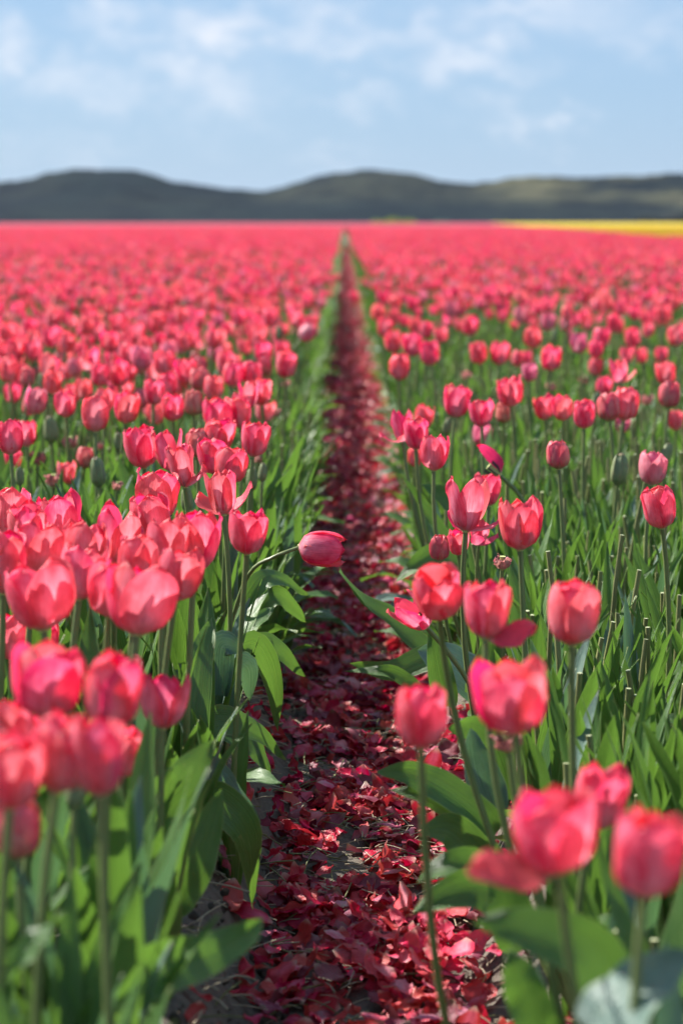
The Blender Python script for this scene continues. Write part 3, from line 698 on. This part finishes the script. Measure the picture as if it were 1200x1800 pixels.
plant_with([([(420, 1090, 3.95), (470, 1018, 3.95), (539, 1049, 4.0)], .042, 'leaf', (.1, -.7, .9), dict(fold=.3)),
            ([(430, 1110, 3.95), (480, 1050, 3.95), (538, 1098, 4.0)], .042, 'leaf', (.2, -.8, .7), dict(fold=.3)),
            ([(385, 1200, 3.75), (420, 1120, 3.75), (472, 1036, 3.8)], .04, 'leaf', (-.5, -.8, .2), dict(fold=.35)),
            ([(400, 1170, 3.8), (440, 1110, 3.8), (480, 1068, 3.85)], .034, 'leaf', (-.5, -.8, .2), dict(fold=.35))],
           'leafy plant spreading two rounded leaves over the path left of the nodding tulip', (-.25, 3.95, .11))
plant_with([([(150, 1850, 2.0), (240, 1750, 2.0), (360, 1705, 2.05), (457, 1640, 2.1)], .054, 'leaf', (.25, -1, .9), dict(fold=.7, wave=.008, twist=-.5)),
            ([(250, 1660, 2.25), (205, 1570, 2.25), (135, 1600, 2.25), (115, 1690, 2.25)], .045, 'bluish', (0, -1, .6), dict(twist=.6)),
            ([(0, 1760, 1.7), (50, 1680, 1.7), (105, 1625, 1.7)], .022, 'leaf', (-.5, -.5, .7), {})],
           'very large blurred dark leaf reaching right at the bottom of the left bed', (-.27, 2.1, .11))
plant_with([([(225, 1560, 2.6), (260, 1450, 2.6), (320, 1380, 2.6), (372, 1310, 2.62)], .062, 'leaf', (.2, -1, .25), dict(fold=.25)),
            ([(270, 1620, 2.65), (330, 1540, 2.65), (385, 1400, 2.68)], .06, 'leaf', (.3, -1, .2), dict(fold=.3)),
            ([(200, 1560, 2.55), (225, 1440, 2.55), (230, 1320, 2.55)], .035, 'leaf', (-.6, -.6, .2), {})],
           'broad upright dark leaf on the left bed edge under the nearest red tulips', (-.27, 2.62, .11))
# right side
plant_with([([(770, 1180, 4.15), (735, 1142, 4.15), (680, 1094, 4.15), (630, 1056, 4.13), (597, 1000, 4.1)], .056, 'leaf', (.6, -.6, .5), dict(blunt=True, fold=.45, twist=-.5)),
            ([(850, 1200, 3.95), (770, 1160, 3.95), (690, 1185, 3.95), (614, 1172, 3.95)], .05, 'leaf', (0, -1, .55), dict(fold=.2)),
            ([(850, 1220, 3.8), (790, 1170, 3.8), (735, 1148, 3.8)], .085, 'bluish', (-.2, -.7, 1), dict(fold=.1)),
            ([(790, 1250, 3.6), (775, 1180, 3.6), (757, 1096, 3.6)], .042, 'leaf', (-.1, -1, .1), dict(fold=.2)),
            ([(840, 1230, 3.7), (870, 1140, 3.7), (835, 1090, 3.7)], .05, 'leaf', (-.3, -1, .3), {}),
            ([(750, 1230, 3.9), (690, 1190, 3.9), (605, 1185, 3.9)], .026, 'leaf', (0, -1, .9), {})],
           'plant whose torn leaf points up into the path and another reaches far left', (.245, 3.95, .115))
plant_with([([(880, 1480, 2.9), (800, 1412, 2.9), (730, 1375, 2.9), (660, 1370, 2.9)], .046, 'leaf', (-.1, -.9, .7), dict(fold=.3)),
            ([(860, 1500, 2.9), (770, 1420, 2.9), (684, 1402, 2.9)], .032, 'leaf', (0, -.9, .7), {}),
            ([(870, 1560, 2.85), (800, 1480, 2.85), (742, 1478, 2.85)], .05, 'leaf', (.2, -.9, .4), {}),
            ([(880, 1440, 2.95), (850, 1360, 2.95), (830, 1290, 2.95)], .05, 'bluish', (-.3, -1, .2), {}),
            ([(900, 1420, 3.0), (850, 1300, 3.0), (790, 1290, 3.0)], .05, 'leaf', (-.3, -.7, .6), {})],
           'plant with two pointed leaves reaching left over the petals, right foreground', (.23, 2.9, .11))
plant_with([([(940, 1650, 2.5), (860, 1555, 2.5), (790, 1540, 2.5), (734, 1574, 2.5)], .040, 'leaf', (0, -.8, .8), {}),
            ([(940, 1680, 2.45), (870, 1590, 2.45), (800, 1590, 2.45), (728, 1630, 2.45)], .05, 'leaf', (0, -1, .6), {}),
            ([(930, 1700, 2.4), (900, 1600, 2.4), (880, 1500, 2.4)], .05, 'leaf', (-.4, -1, .2), {})],
           'low green leaves bending onto the path under the very large blurred tulip', (.24, 2.5, .11))
plant_with([([(1110, 1850, 1.8), (1050, 1710, 1.8), (940, 1660, 1.8), (838, 1645, 1.8)], .05, 'leaf', (0, -.8, .8), {}),
            ([(1060, 1860, 1.6), (1130, 1780, 1.6), (1230, 1700, 1.6)], .06, 'bluish', (-.2, -.6, 1), dict(fold=.1)),
            ([(960, 1850, 1.9), (930, 1760, 1.9), (900, 1700, 1.9)], .04, 'leaf', (-.2, -1, .2), {})],
           'large blurred leaves at the bottom right corner, one of them pale grey', (.25, 1.85, .11))
plant_with([([(820, 1000, 4.4), (775, 975, 4.4), (735, 992, 4.4), (695, 1026, 4.4)], .045, 'leaf', (0, -1, .7), {}),
            ([(812, 985, 4.6), (755, 900, 4.6), (704, 832, 4.6)], .024, 'leaf', (.3, -1, .3), dict(fold=.4)),
            ([(830, 930, 4.7), (790, 880, 4.7), (740, 850, 4.7)], .05, 'leaf', (0, -.8, .8), {})],
           'plant with a straight narrow leaf slanting up left under the square cup tulip', (.26, 4.45, .115))

# ---------------------------------------------------------------- headless tulips (the flower cut off) filling the beds
def stub_g(h, lean):
    g = G(); P = bez(Vector((0, 0, 0)), Vector((0, 0, h * .5)), Vector((lean[0], lean[1], h)), 5)
    tube_g(g, P, [.0046, .0044, .0042, .004, .0038], M['cut'], 7, M['pith']); return g
STUBS = [stub_g(U(.17, .31), (U(-.022, .022), U(-.022, .022))).mesh('stem') for _ in range(10)]
def visible(x, y, z=.35, mx=0):
    px = VX + F * x / y; py = HY + F * (CAM_Z - z) / y
    return -40 - mx < px < 1240 + mx and py < 1900
cells = []
y = 1.45
while y < 9.5:
    wv_ = .15 * y + .25
    for side in (-1, 1):
        e = .195 if y > 4.5 else (.27 if side < 0 else .25)
        while e < wv_ + .15:
            x = .04 + side * e + U(-.03, .03); yy_ = y + U(-.04, .04); e += ((.092 if side < 0 else .076) if y < 6 else .105)
            if any((x - a) ** 2 + (yy_ - b) ** 2 < .045 ** 2 for a, b in ROOTS): continue
            if RN() < .08: continue
            cells.append((x, yy_, bed_z(x) - .003, abs(x - .04) < .28))
    y += .088 if y < 6 else .10
cells_vis = sorted([c for c in cells if visible(c[0], c[1])], key=lambda c: c[1])
cells_out = [c for c in cells if not visible(c[0], c[1])]
HL = 300
for i, (x, y, z, edge) in enumerate(cells_vis[:HL]):
    t = bpy.data.objects.new('headless_tulip', None); COL.objects.link(t); t.location = (x, y, z)
    sd_ = 'left' if x < 0 else 'right'
    tx, ty = VX + F * x / y, HY + F * (CAM_Z - z - .22) / y
    tag(t, near_label('headless green stalk', tx, ty), 'headless tulip', 'headless tulips of the ' + sd_ + ' bed')
    o = ob('stem', random.choice(STUBS), t); s_ = U(.8, 1.1) * ((1 if y > 3.1 else .7) if x > 0 else .7); o.scale = (1, 1, s_); o.rotation_euler = (U(-.06, .06), U(-.06, .06), U(0, 6))
    tw_ = 0. if x < 0 else pi
    add_leaves(t, 4 if x > 0 else (7 if y < 4.6 and x > -.62 else 5), ((1 if RN() < (.25 if y < 4.6 else .8) else 0) if edge else (1 if RN() < .2 else 0)), U(.90, 1.08) if x > 0 else U(1.05, 1.28), tw_ if edge else None, .62 if x > 0 and not edge else 1.)

# ---------------------------------------------------------------- instanced masses
def scatter(name, sources, pts, rot, scl, idx, label, mats=None):
    lib = bpy.data.collections.new(name + '_kinds')
    for i, me in enumerate(sources): lib.objects.link(bpy.data.objects.new('%s_kind_%02d' % (name, i), me))
    me = bpy.data.meshes.new(name); me.vertices.add(len(pts)); me.vertices.foreach_set('co', np.asarray(pts, np.float32).ravel())
    for nm, ty, arr in (('rot', 'FLOAT_VECTOR', rot), ('scl', 'FLOAT_VECTOR', scl)):
        a = me.attributes.new(nm, ty, 'POINT'); a.data.foreach_set('vector', np.asarray(arr, np.float32).ravel())
    a = me.attributes.new('idx', 'INT', 'POINT'); a.data.foreach_set('value', np.asarray(idx, np.int32))
    me.update(); o = ob(name, me)
    ng = bpy.data.node_groups.new(name, 'GeometryNodeTree')
    ng.interface.new_socket('Geometry', in_out='INPUT', socket_type='NodeSocketGeometry'); ng.interface.new_socket('Geometry', in_out='OUTPUT', socket_type='NodeSocketGeometry')
    N = ng.nodes; L = ng.links; gi = N.new('NodeGroupInput'); go = N.new('NodeGroupOutput')
    ci = N.new('GeometryNodeCollectionInfo'); ci.inputs[0].default_value = lib; ci.inputs['Separate Children'].default_value = True; ci.inputs['Reset Children'].default_value = True
    ip = N.new('GeometryNodeInstanceOnPoints'); ip.inputs['Pick Instance'].default_value = True
    def na(n_, ty):
        q = N.new('GeometryNodeInputNamedAttribute'); q.data_type = ty; q.inputs[0].default_value = n_; return q.outputs[0]
    L.new(gi.outputs[0], ip.inputs['Points']); L.new(ci.outputs[0], ip.inputs['Instance']); L.new(na('idx', 'INT'), ip.inputs['Instance Index'])
    L.new(na('rot', 'FLOAT_VECTOR'), ip.inputs['Rotation']); L.new(na('scl', 'FLOAT_VECTOR'), ip.inputs['Scale']); L.new(ip.outputs[0], go.inputs[0])
    md = o.modifiers.new('scatter', 'NODES'); md.node_group = ng
    return tag(o, label, kind='stuff')

def mesh_to_g(me):
    g = G(); g.V = [tuple(v.co) for v in me.vertices]; g.F = [tuple(p.vertices) for p in me.polygons]; g.MI = [p.material_index for p in me.polygons]
    g.mats = list(me.materials); uvs = [(0, 0)] * len(g.V)
    ul = me.uv_layers[0].data
    for l in me.loops: uvs[l.vertex_index] = tuple(ul[l.index].uv)
    g.UV = uvs; return g
def whole_plant(kind, k, n_leaves, hgt, lo=False, stub=False):
    g = G(); r_ = random.Random(k * 13 + 5)
    if lo:
        for i in range(n_leaves):
            a = r_.uniform(0, 6.28)
            g.join(leaf_g(bent(r_.uniform(.18, .25), r_.uniform(3, 20), r_.uniform(20, 70), 4, 1.3), r_.uniform(.035, .055), M['leaf'], (-1, 0, .3), .4, 0, k, n=3), Matrix.Rotation(a, 4, 'Z'))
    else:
        for i in range(n_leaves):
            src = LEAVES_ARCH if r_.random() < .25 else LEAVES_UP
            g.join(mesh_to_g(r_.choice(src)), Matrix.Rotation(r_.uniform(0, 6.28), 4, 'Z'))
    if stub: g.join(stub_g(hgt, (r_.uniform(-.02, .02), r_.uniform(-.02, .02)))); return g.mesh('plant')
    top = Vector((r_.uniform(-.03, .03), r_.uniform(-.03, .03), hgt))
    tube_g(g, bez(Vector((0, 0, 0)), Vector((0, 0, hgt * .5)), top, 3 if lo else 5), .0037, M['stem'], 3 if lo else 5)
    mw = axis_matrix(top, (r_.uniform(-.2, .2), r_.uniform(-.2, .2), 1), 0, 1.)
    if lo:
        for p in spec(kind, k, True): g.join(p, mw)
    else: g.join(BL[kind][k % len(BL[kind])]['g'], mw)
    return g.mesh('plant')

FULL = [whole_plant(kd, k, 3, .30 + .012 * (k % 4)) for k, kd in enumerate('COOCWOQCOPSB')]
NF = len(FULL); FULLH = [whole_plant('C', 40 + k, 3, .24 + .01 * k, stub=True) for k in range(4)]
LOW = [whole_plant(kd, k, 2, .31 + .012 * (k % 4), lo=True) for k, kd in enumerate('COOCWOQC')]
LOWY = [whole_plant('Y', k, 2, .33, lo=True) for k in range(3)]
LOWG = [whole_plant('C', 60 + k, 4, .2, lo=True, stub=True) for k in range(2)]

def vnoise(x, y, s, seed):                                   # smooth value noise 0..1
    r_ = np.random.RandomState(seed); T = r_.rand(64, 64); x = np.asarray(x) / s; y = np.asarray(y) / s
    xi = np.floor(x).astype(int); yi = np.floor(y).astype(int); fx = x - xi; fy = y - yi; fx = fx * fx * (3 - 2 * fx); fy = fy * fy * (3 - 2 * fy)
    g = lambda a, b: T[a % 64, b % 64]
    return (g(xi, yi) * (1 - fx) + g(xi + 1, yi) * fx) * (1 - fy) + (g(xi, yi + 1) * (1 - fx) + g(xi + 1, yi + 1) * fx) * fy
def yb(y): return 9.0 + (y - 70) * .05                        # the yellow field lies right of this line, beyond 68 m
def rand_field(y0, y1, dens, seed, margin=1.0, slope=.155):
    r_ = np.random.RandomState(seed); A = slope * (y1 ** 2 - y0 ** 2) + 2 * margin * (y1 - y0); n = int(A * dens)
    ys = np.sqrt(r_.uniform(y0 ** 2, y1 ** 2, n * 2)); hw = slope * ys + margin; keep = r_.rand(n * 2) < .5; ys = ys[keep]; hw = hw[keep]
    xs = r_.uniform(-1, 1, len(ys)) * hw
    k = np.abs(xs - .04) > .165 + r_.rand(len(xs)) * .04; return xs[k], ys[k], r_
def field_pts(xs, ys, r_):
    z = np.interp(np.abs(xs - .04), [.13, .23], [0, .122])
    n = len(xs); return np.stack([xs, ys, z], -1), np.stack([r_.normal(0, .07, n), r_.normal(0, .07, n), r_.uniform(0, 6.28, n)], -1), np.repeat(r_.uniform(.86, 1.12, n)[:, None], 3, 1)

# 9.5 .. 26 m : full plants. Flowers are thinner on the right till 13 m
xs, ys, r_ = rand_field(9.5, 26, 62, 21)
fl_p = np.where(xs < 0, .68, np.clip((ys - 10.0) / 6, .06, .50)) * (.65 + .7 * vnoise(xs, ys, .8, 3))
flow = r_.rand(len(xs)) < fl_p
idx = np.where(flow, r_.randint(0, NF, len(xs)), NF + r_.randint(0, 4, len(xs)))
# take the nearest visible flowering ones out: they become individuals
order = [i for i in np.argsort(ys) if flow[i] and visible(xs[i], ys[i], .45, -40)][:300 - NT_COUNT - 1]
KS = 'COOCWOQCOPSB'
for i in order:
    kd = KS[idx[i]]; x = float(xs[i]); y = float(ys[i]); sdn = 'left' if x < 0 else 'right'
    lab = '%s %s among the blurred crowd of the %s bed' % ({'C': 'closed', 'O': 'half open', 'W': 'wide open', 'Q': 'pale', 'P': 'young', 'B': 'green', 'S': 'shrivelled'}[kd], {'B': 'tulip bud', 'S': 'tulip remnant'}.get(kd, 'pink tulip'), sdn)
    t = bpy.data.objects.new(NAME[kd], None); COL.objects.link(t); t.location = (x, y, .12)
    tag(t, lab, CATN[kd], GL if x < 0 else GR)
    b = Vector((U(-.03, .03), U(-.03, .03), U(.30, .36))); g = G(); tube_g(g, bez(Vector((0, 0, 0)), Vector((0, 0, .16)), b, 5), .0037, M['stem'], 5)
    ob('stem', g.mesh('stem'), t); ob('blossom', random.choice(BL[kd])['joined'], t, axis_matrix(b, (U(-.2, .2), U(-.2, .2), 1), U(0, 6), U(.9, 1.1))); add_leaves(t, 2, 0, .95)
keep = np.ones(len(xs), bool); keep[order] = False
P_, R_, S_ = field_pts(xs[keep], ys[keep], r_); idk = idx[keep]
# the rest of the near cells join this mass
rest = cells_vis[HL:] + cells_out
rp = np.array([(c[0], c[1], c[2]) for c in rest]); rr = np.random.RandomState(5); nr = len(rp)
sel = np.where(((rr.rand(nr) < .25) & (np.abs(rp[:, 0]) > .16 * rp[:, 1] + .1)) | ((rr.rand(nr) < .42) & (rp[:, 0] < -.25) & (rp[:, 1] > 6.3)), rr.randint(0, NF, nr), NF + rr.randint(0, 4, nr))
P_ = np.concatenate([P_, rp]); R_ = np.concatenate([R_, np.stack([rr.normal(0, .05, nr), rr.normal(0, .05, nr), rr.uniform(0, 6.28, nr)], -1)]); S_ = np.concatenate([S_, np.repeat(rr.uniform(.9, 1.12, nr)[:, None], 3, 1)]); idk = np.concatenate([idk, sel])
scatter('tulip_rows', FULL + FULLH, P_, R_, S_, idk, 'dense blurred rows of pink tulips and cut stalks filling both beds')

# the leafy flanks of both beds along the path
def flank_plant(k):
    g = G(); r_ = random.Random(k)
    for i in range(5):
        src = LEAVES_ARCH if i < (2 if k < 903 else 0) else LEAVES_UP
        g.join(mesh_to_g(r_.choice(src)), Matrix.Rotation(r_.uniform(-1.2, 1.2) if i < 4 else r_.uniform(0, 6.28), 4, 'Z'))
    return g.mesh('plant')
FLK = [flank_plant(900 + k) for k in range(6)]
yl = []; yq = 4.3
while yq < 110: yl.append(yq); yq += .055 if yq < 30 else .10
yl = np.array(yl); n = len(yl); rr = np.random.RandomState(8)
fx = np.concatenate([.04 - .180 - rr.uniform(0, .055, n), .04 + .208 + rr.uniform(0, .055, n)]); fy = np.concatenate([yl, yl + .03])
fr = np.stack([rr.normal(0, .08, 2 * n), rr.normal(0, .08, 2 * n), np.concatenate([rr.normal(0, .5, n), rr.normal(pi, .5, n)])], -1)
fs = np.repeat(np.concatenate([rr.uniform(.66, .92, n), rr.uniform(.64, .9, n)])[:, None], 3, 1)
scatter('leafy_bed_edges', FLK, np.stack([fx, fy, np.array([bed_z(a) for a in fx]) - .004], -1), fr, fs, np.concatenate([rr.randint(2, 6, n), rr.randint(0, 6, n)]), 'dark green leaves crowding both edges of the path into the distance')

# 26 .. 170 m : light plants
xs, ys, r_ = rand_field(26, 75, 40, 22, 1.5)
x2, y2, r2_ = rand_field(75, 180, 24, 23, 2.0)
xs = np.concatenate([xs, x2]); ys = np.concatenate([ys, y2]); nn = len(xs)
yel = (ys > 68) & (xs > yb(ys))
thin = .36 + .60 * vnoise(xs, ys, 2.5, 9) * (1 - .0 * ys)
band = (xs < 0) & (ys > 24) & (ys < 36); thin = np.where(band, thin * .62, thin)       # a thinner strip across the left bed
hole = vnoise(xs + 50, ys, 1.6, 12) > .87; thin = np.where(hole & (ys < 60), .08, thin)
thin = np.clip(thin * 1.25, 0, .95); thin = np.where(ys > 75, np.clip(.95 - .5 * (vnoise(xs, ys, 3.5, 15) > .72), 0, 1), thin)
flow = (r_.rand(nn) < thin)
NL = len(LOW)
idx = np.where(yel, NL + r_.randint(0, 3, nn), np.where(flow, r_.randint(0, NL, nn), NL + 3 + r_.randint(0, 2, nn)))
P_, R_, S_ = field_pts(xs, ys, r_)
S_ *= np.where(ys > 75, 1.25, 1.05)[:, None]; S_[:, 2] /= np.where(ys > 75, 1.25, 1.05)
pk = ~yel
scatter('far_tulip_rows', LOW + LOWY + LOWG, P_[pk], R_[pk], S_[pk], idx[pk], 'far pink tulip rows merging into one blurred carpet')
scatter('yellow_tulip_field', LOWY, P_[yel], R_[yel], S_[yel], (idx[yel] - NL), 'yellow tulip field beyond the pink one on the right')

# beyond 170 m only the flower canopy can be told
def canopy(name, mat, xa, xb, y0, y1, label):
    ny = 90; ys = np.geomspace(y0, y1, ny); nx = 160; V = []; rr = np.random.RandomState(2)
    for y in ys:
        a, b = xa(y), xb(y)
        for i in range(nx): V.append((a + (b - a) * i / (nx - 1), y, .44 + rr.uniform(-.05, .05)))
    V += [(v[0], v[1], .10) for v in V[:nx]]; o_ = nx * ny; Fc = grid_faces(nx, ny) + [(i, i + 1, o_ + i + 1, o_ + i) for i in range(nx - 1)]
    return tag(ob(name, mk(name, V, Fc, [mat], smooth=False)), label, kind='stuff')
def carpet_mat(name, a, b, g_, th):
    m, t = newmat(name); g = t.n('ShaderNodeTexCoord').outputs['Object']
    n1 = t.noise(g, 9, 3, .6); n2 = t.noise(g, 2.0, 3, .6)
    c = t.mix(t.mr(n1, .35, .65), a, b); c = t.mix(t.mr(n2, th, th + .12), c, g_)
    leafy(t, c, c, .6, .35, bump(t, n1, 1., .05), .2); return m
canopy('pink_tulip_carpet', carpet_mat('pink_carpet', (.52, .05, .09), (.72, .13, .20), (.07, .12, .04), .54), lambda y: -.2 * y - 6, lambda y: min(yb(y), .2 * y + 6), 178, 560, 'distant pink tulip carpet reaching the foot of the dunes')
canopy('yellow_tulip_carpet', carpet_mat('yellow_carpet', (.70, .50, .03), (.80, .64, .08), (.15, .2, .04), .66), lambda y: yb(y), lambda y: max(yb(y) + 4, .2 * y + 20), 178, 600, 'distant yellow tulip carpet under the right dunes')

# ---------------------------------------------------------------- fallen petals in the furrow
FALL = []
for k in range(22):
    mt = M['petal'] if k >= 18 else M['fallen'] if k < 13 else (M['pale'] if k < 14 else M['dried'])
    g = petal_g(mt, L=U(.046, .066), W=U(.022, .038), o=U(38, 60), rho=U(.013, .030), curl=U(-50, 60), seed=900 + k, wave=.004, n=9, m=11, tw=U(-1., 1.))
    cr = [U(-1, 1) for _ in range(9)]
    g.V = [(x_ + .0009 * sin(y_ * 900 * cr[0] + z_ * 260) , y_, z_ + .0011 * sin(x_ * 420 + cr[1] * 6 + y_ * 300 * cr[2]) + .0007 * sin(y_ * 1300 + cr[3] * 5)) for x_, y_, z_ in g.V]
    c = np.mean(np.array(g.V), 0); gg = G(); Rm = Matrix.Rotation(radians(U(44, 60)), 4, 'Y')
    gg.join(g, Rm @ Matrix.Translation(-Vector(c))); FALL.append(gg.mesh('petal'))
r_ = np.random.RandomState(77)
def petals_for(y0, y1, dens):
    n = int((y1 - y0) * .56 * dens); x = .04 + np.clip(r_.normal(0, .088, n), -.2, .21); y = r_.uniform(y0, y1, n)
    k = r_.rand(n) < np.clip(.42 + 1.7 * (vnoise(x + 9, y, .10, 31) - .30), .08, 1); return x[k], y[k]
x, y = petals_for(2.4, 9, 1500); x2, y2 = petals_for(9, 30, 1500); x3, y3 = petals_for(30, 90, 500)
x = np.concatenate([x, x2, x3]); y = np.concatenate([y, y2, y3]); n = len(x)
z = np.array([bed_z(a) for a in x]) + r_.uniform(.004, .030, n)
rot = np.stack([r_.normal(0, .36, n), r_.normal(0, .36, n), r_.uniform(0, 6.28, n)], -1)
rot[:, 0] += np.where(r_.rand(n) < .4, pi, 0)
# a loose heap of fresher petals at the right of the furrow, close to the camera
m_ = 46; hx_ = np.clip(r_.normal(.125, .045, m_), .03, .22); hy_ = r_.uniform(2.84, 3.16, m_)
x = np.concatenate([x, hx_]); y = np.concatenate([y, hy_]); z = np.concatenate([z, np.array([bed_z(a) for a in hx_]) + r_.uniform(.018, .05, m_)])
rot = np.concatenate([rot, np.stack([r_.normal(0, .6, m_), r_.normal(0, .6, m_), r_.uniform(0, 6.28, m_)], -1)]); n = len(x)
sc = np.repeat(r_.uniform(.62, 1.15, n)[:, None], 3, 1); ix = r_.randint(0, 18, n); ix[-46:] = r_.randint(18, 22, 46)
vis = [i for i in np.argsort(y - 1. * (ix >= 18)) if VX - 260 < VX + F * x[i] / y[i] < VX + 330 and HY + F * (CAM_Z - z[i]) / y[i] < 1815 and z[i] < .09][:300]
for i in vis:
    o = ob('fallen_petal', FALL[ix[i]]); o.location = (x[i], y[i], z[i] + .004); o.rotation_euler = rot[i]; o.scale = sc[i]
    tone = ('fresh pink' if ix[i] >= 18 else 'red' if ix[i] < 13 else ('pale pink' if ix[i] < 14 else 'dried purplish')); flip = 'curled up' if rot[i][0] > 1.5 else 'cupped'
    band = 'near picture bottom' if y[i] < 3.05 else ('below the pointed leaves' if y[i] < 3.3 else 'beside the pointed leaves')
    wh = 'furrow left' if x[i] < -.05 else ('furrow middle' if x[i] < .11 else 'furrow right')
    tag(o, '%s %s %s fallen petal, %s %s' % ('large' if sc[i][0] > .95 else 'small', flip, tone, wh, band), 'petal', 'fallen petals on the path')
keep = np.ones(n, bool); keep[vis] = False
scatter('fallen_petals_litter', FALL, np.stack([x, y, z], -1)[keep], rot[keep], sc[keep], ix[keep], 'crimson layer of fallen tulip petals covering the path between the beds')
# straw and stalk bits
ST = []
for k in range(4):
    g = G(); Lg = U(.03, .09); tube_g(g, bez(Vector((-Lg / 2, 0, 0)), Vector((0, U(-.01, .01), U(0, .008))), Vector((Lg / 2, 0, 0)), 4), U(.0006, .0013), M['straw'] if k < 3 else M['cut'], 4); ST.append(g.mesh('straw'))
n = 4200; x = .04 + r_.normal(0, .15, n); y = r_.uniform(2.3, 9, n)
scatter('straw_litter', ST, np.stack([x, y, np.array([bed_z(a) for a in x]) + r_.uniform(.003, .026, n)], -1), np.stack([r_.normal(0, .15, n), r_.normal(0, .2, n), r_.uniform(0, 6.28, n)], -1),
        np.repeat(r_.uniform(.6, 1.2, n)[:, None], 3, 1), r_.randint(0, 4, n), 'thin straw and stalk bits strewn between the fallen petals')
CL = []
for k in range(4):
    g = G(); V = []; rr_ = random.Random(k)
    for j in range(5):
        for i in range(7):
            a = i * 2 * pi / 7; b = -pi / 2 + pi * j / 4; q = rr_.uniform(.7, 1.2); V.append((cos(a) * cos(b) * q, sin(a) * cos(b) * q * .8, sin(b) * .7 * q))
    g.add(V, [(j * 7 + i, j * 7 + (i + 1) % 7, (j + 1) * 7 + (i + 1) % 7, (j + 1) * 7 + i) for j in range(4) for i in range(7)], [(0, 0)] * 35, M['soil']); CL.append(g.mesh('clod'))
n = 2600; x = .04 + np.sign(r_.rand(n) - .5) * r_.uniform(.10, .34, n); y = r_.uniform(2.2, 8, n); s = r_.uniform(.002, .009, n) ** 1.0
scatter('soil_clods', CL, np.stack([x, y, np.array([bed_z(a) for a in x]) + s * .3], -1), r_.uniform(0, 6, (n, 3)), np.repeat(s[:, None], 3, 1), r_.randint(0, 4, n), 'small dry crumbs of grey soil on the furrow banks')

# ---------------------------------------------------------------- air
def haze():
    m, t = newmat('haze'); v = t.n('ShaderNodeVolumePrincipled'); v.inputs['Color'].default_value = (.62, .80, 1, 1); v.inputs['Density'].default_value = HAZE
    o = t.n('ShaderNodeOutputMaterial'); t.l(v.outputs[0], o.inputs['Volume'])
    x, y0, y1, z0, z1 = 4000, -200, 5200, -2, 60
    V = [(a, b, c) for c in (z0, z1) for b in (y0, y1) for a in (-x, x)]
    tag(ob('haze', mk('haze', V, [(0, 2, 3, 1), (4, 5, 7, 6), (0, 1, 5, 4), (2, 6, 7, 3), (0, 4, 6, 2), (1, 3, 7, 5)], [m], smooth=False)), 'thin bluish haze in front of the dunes', kind='stuff')
HAZE = .00004
haze()
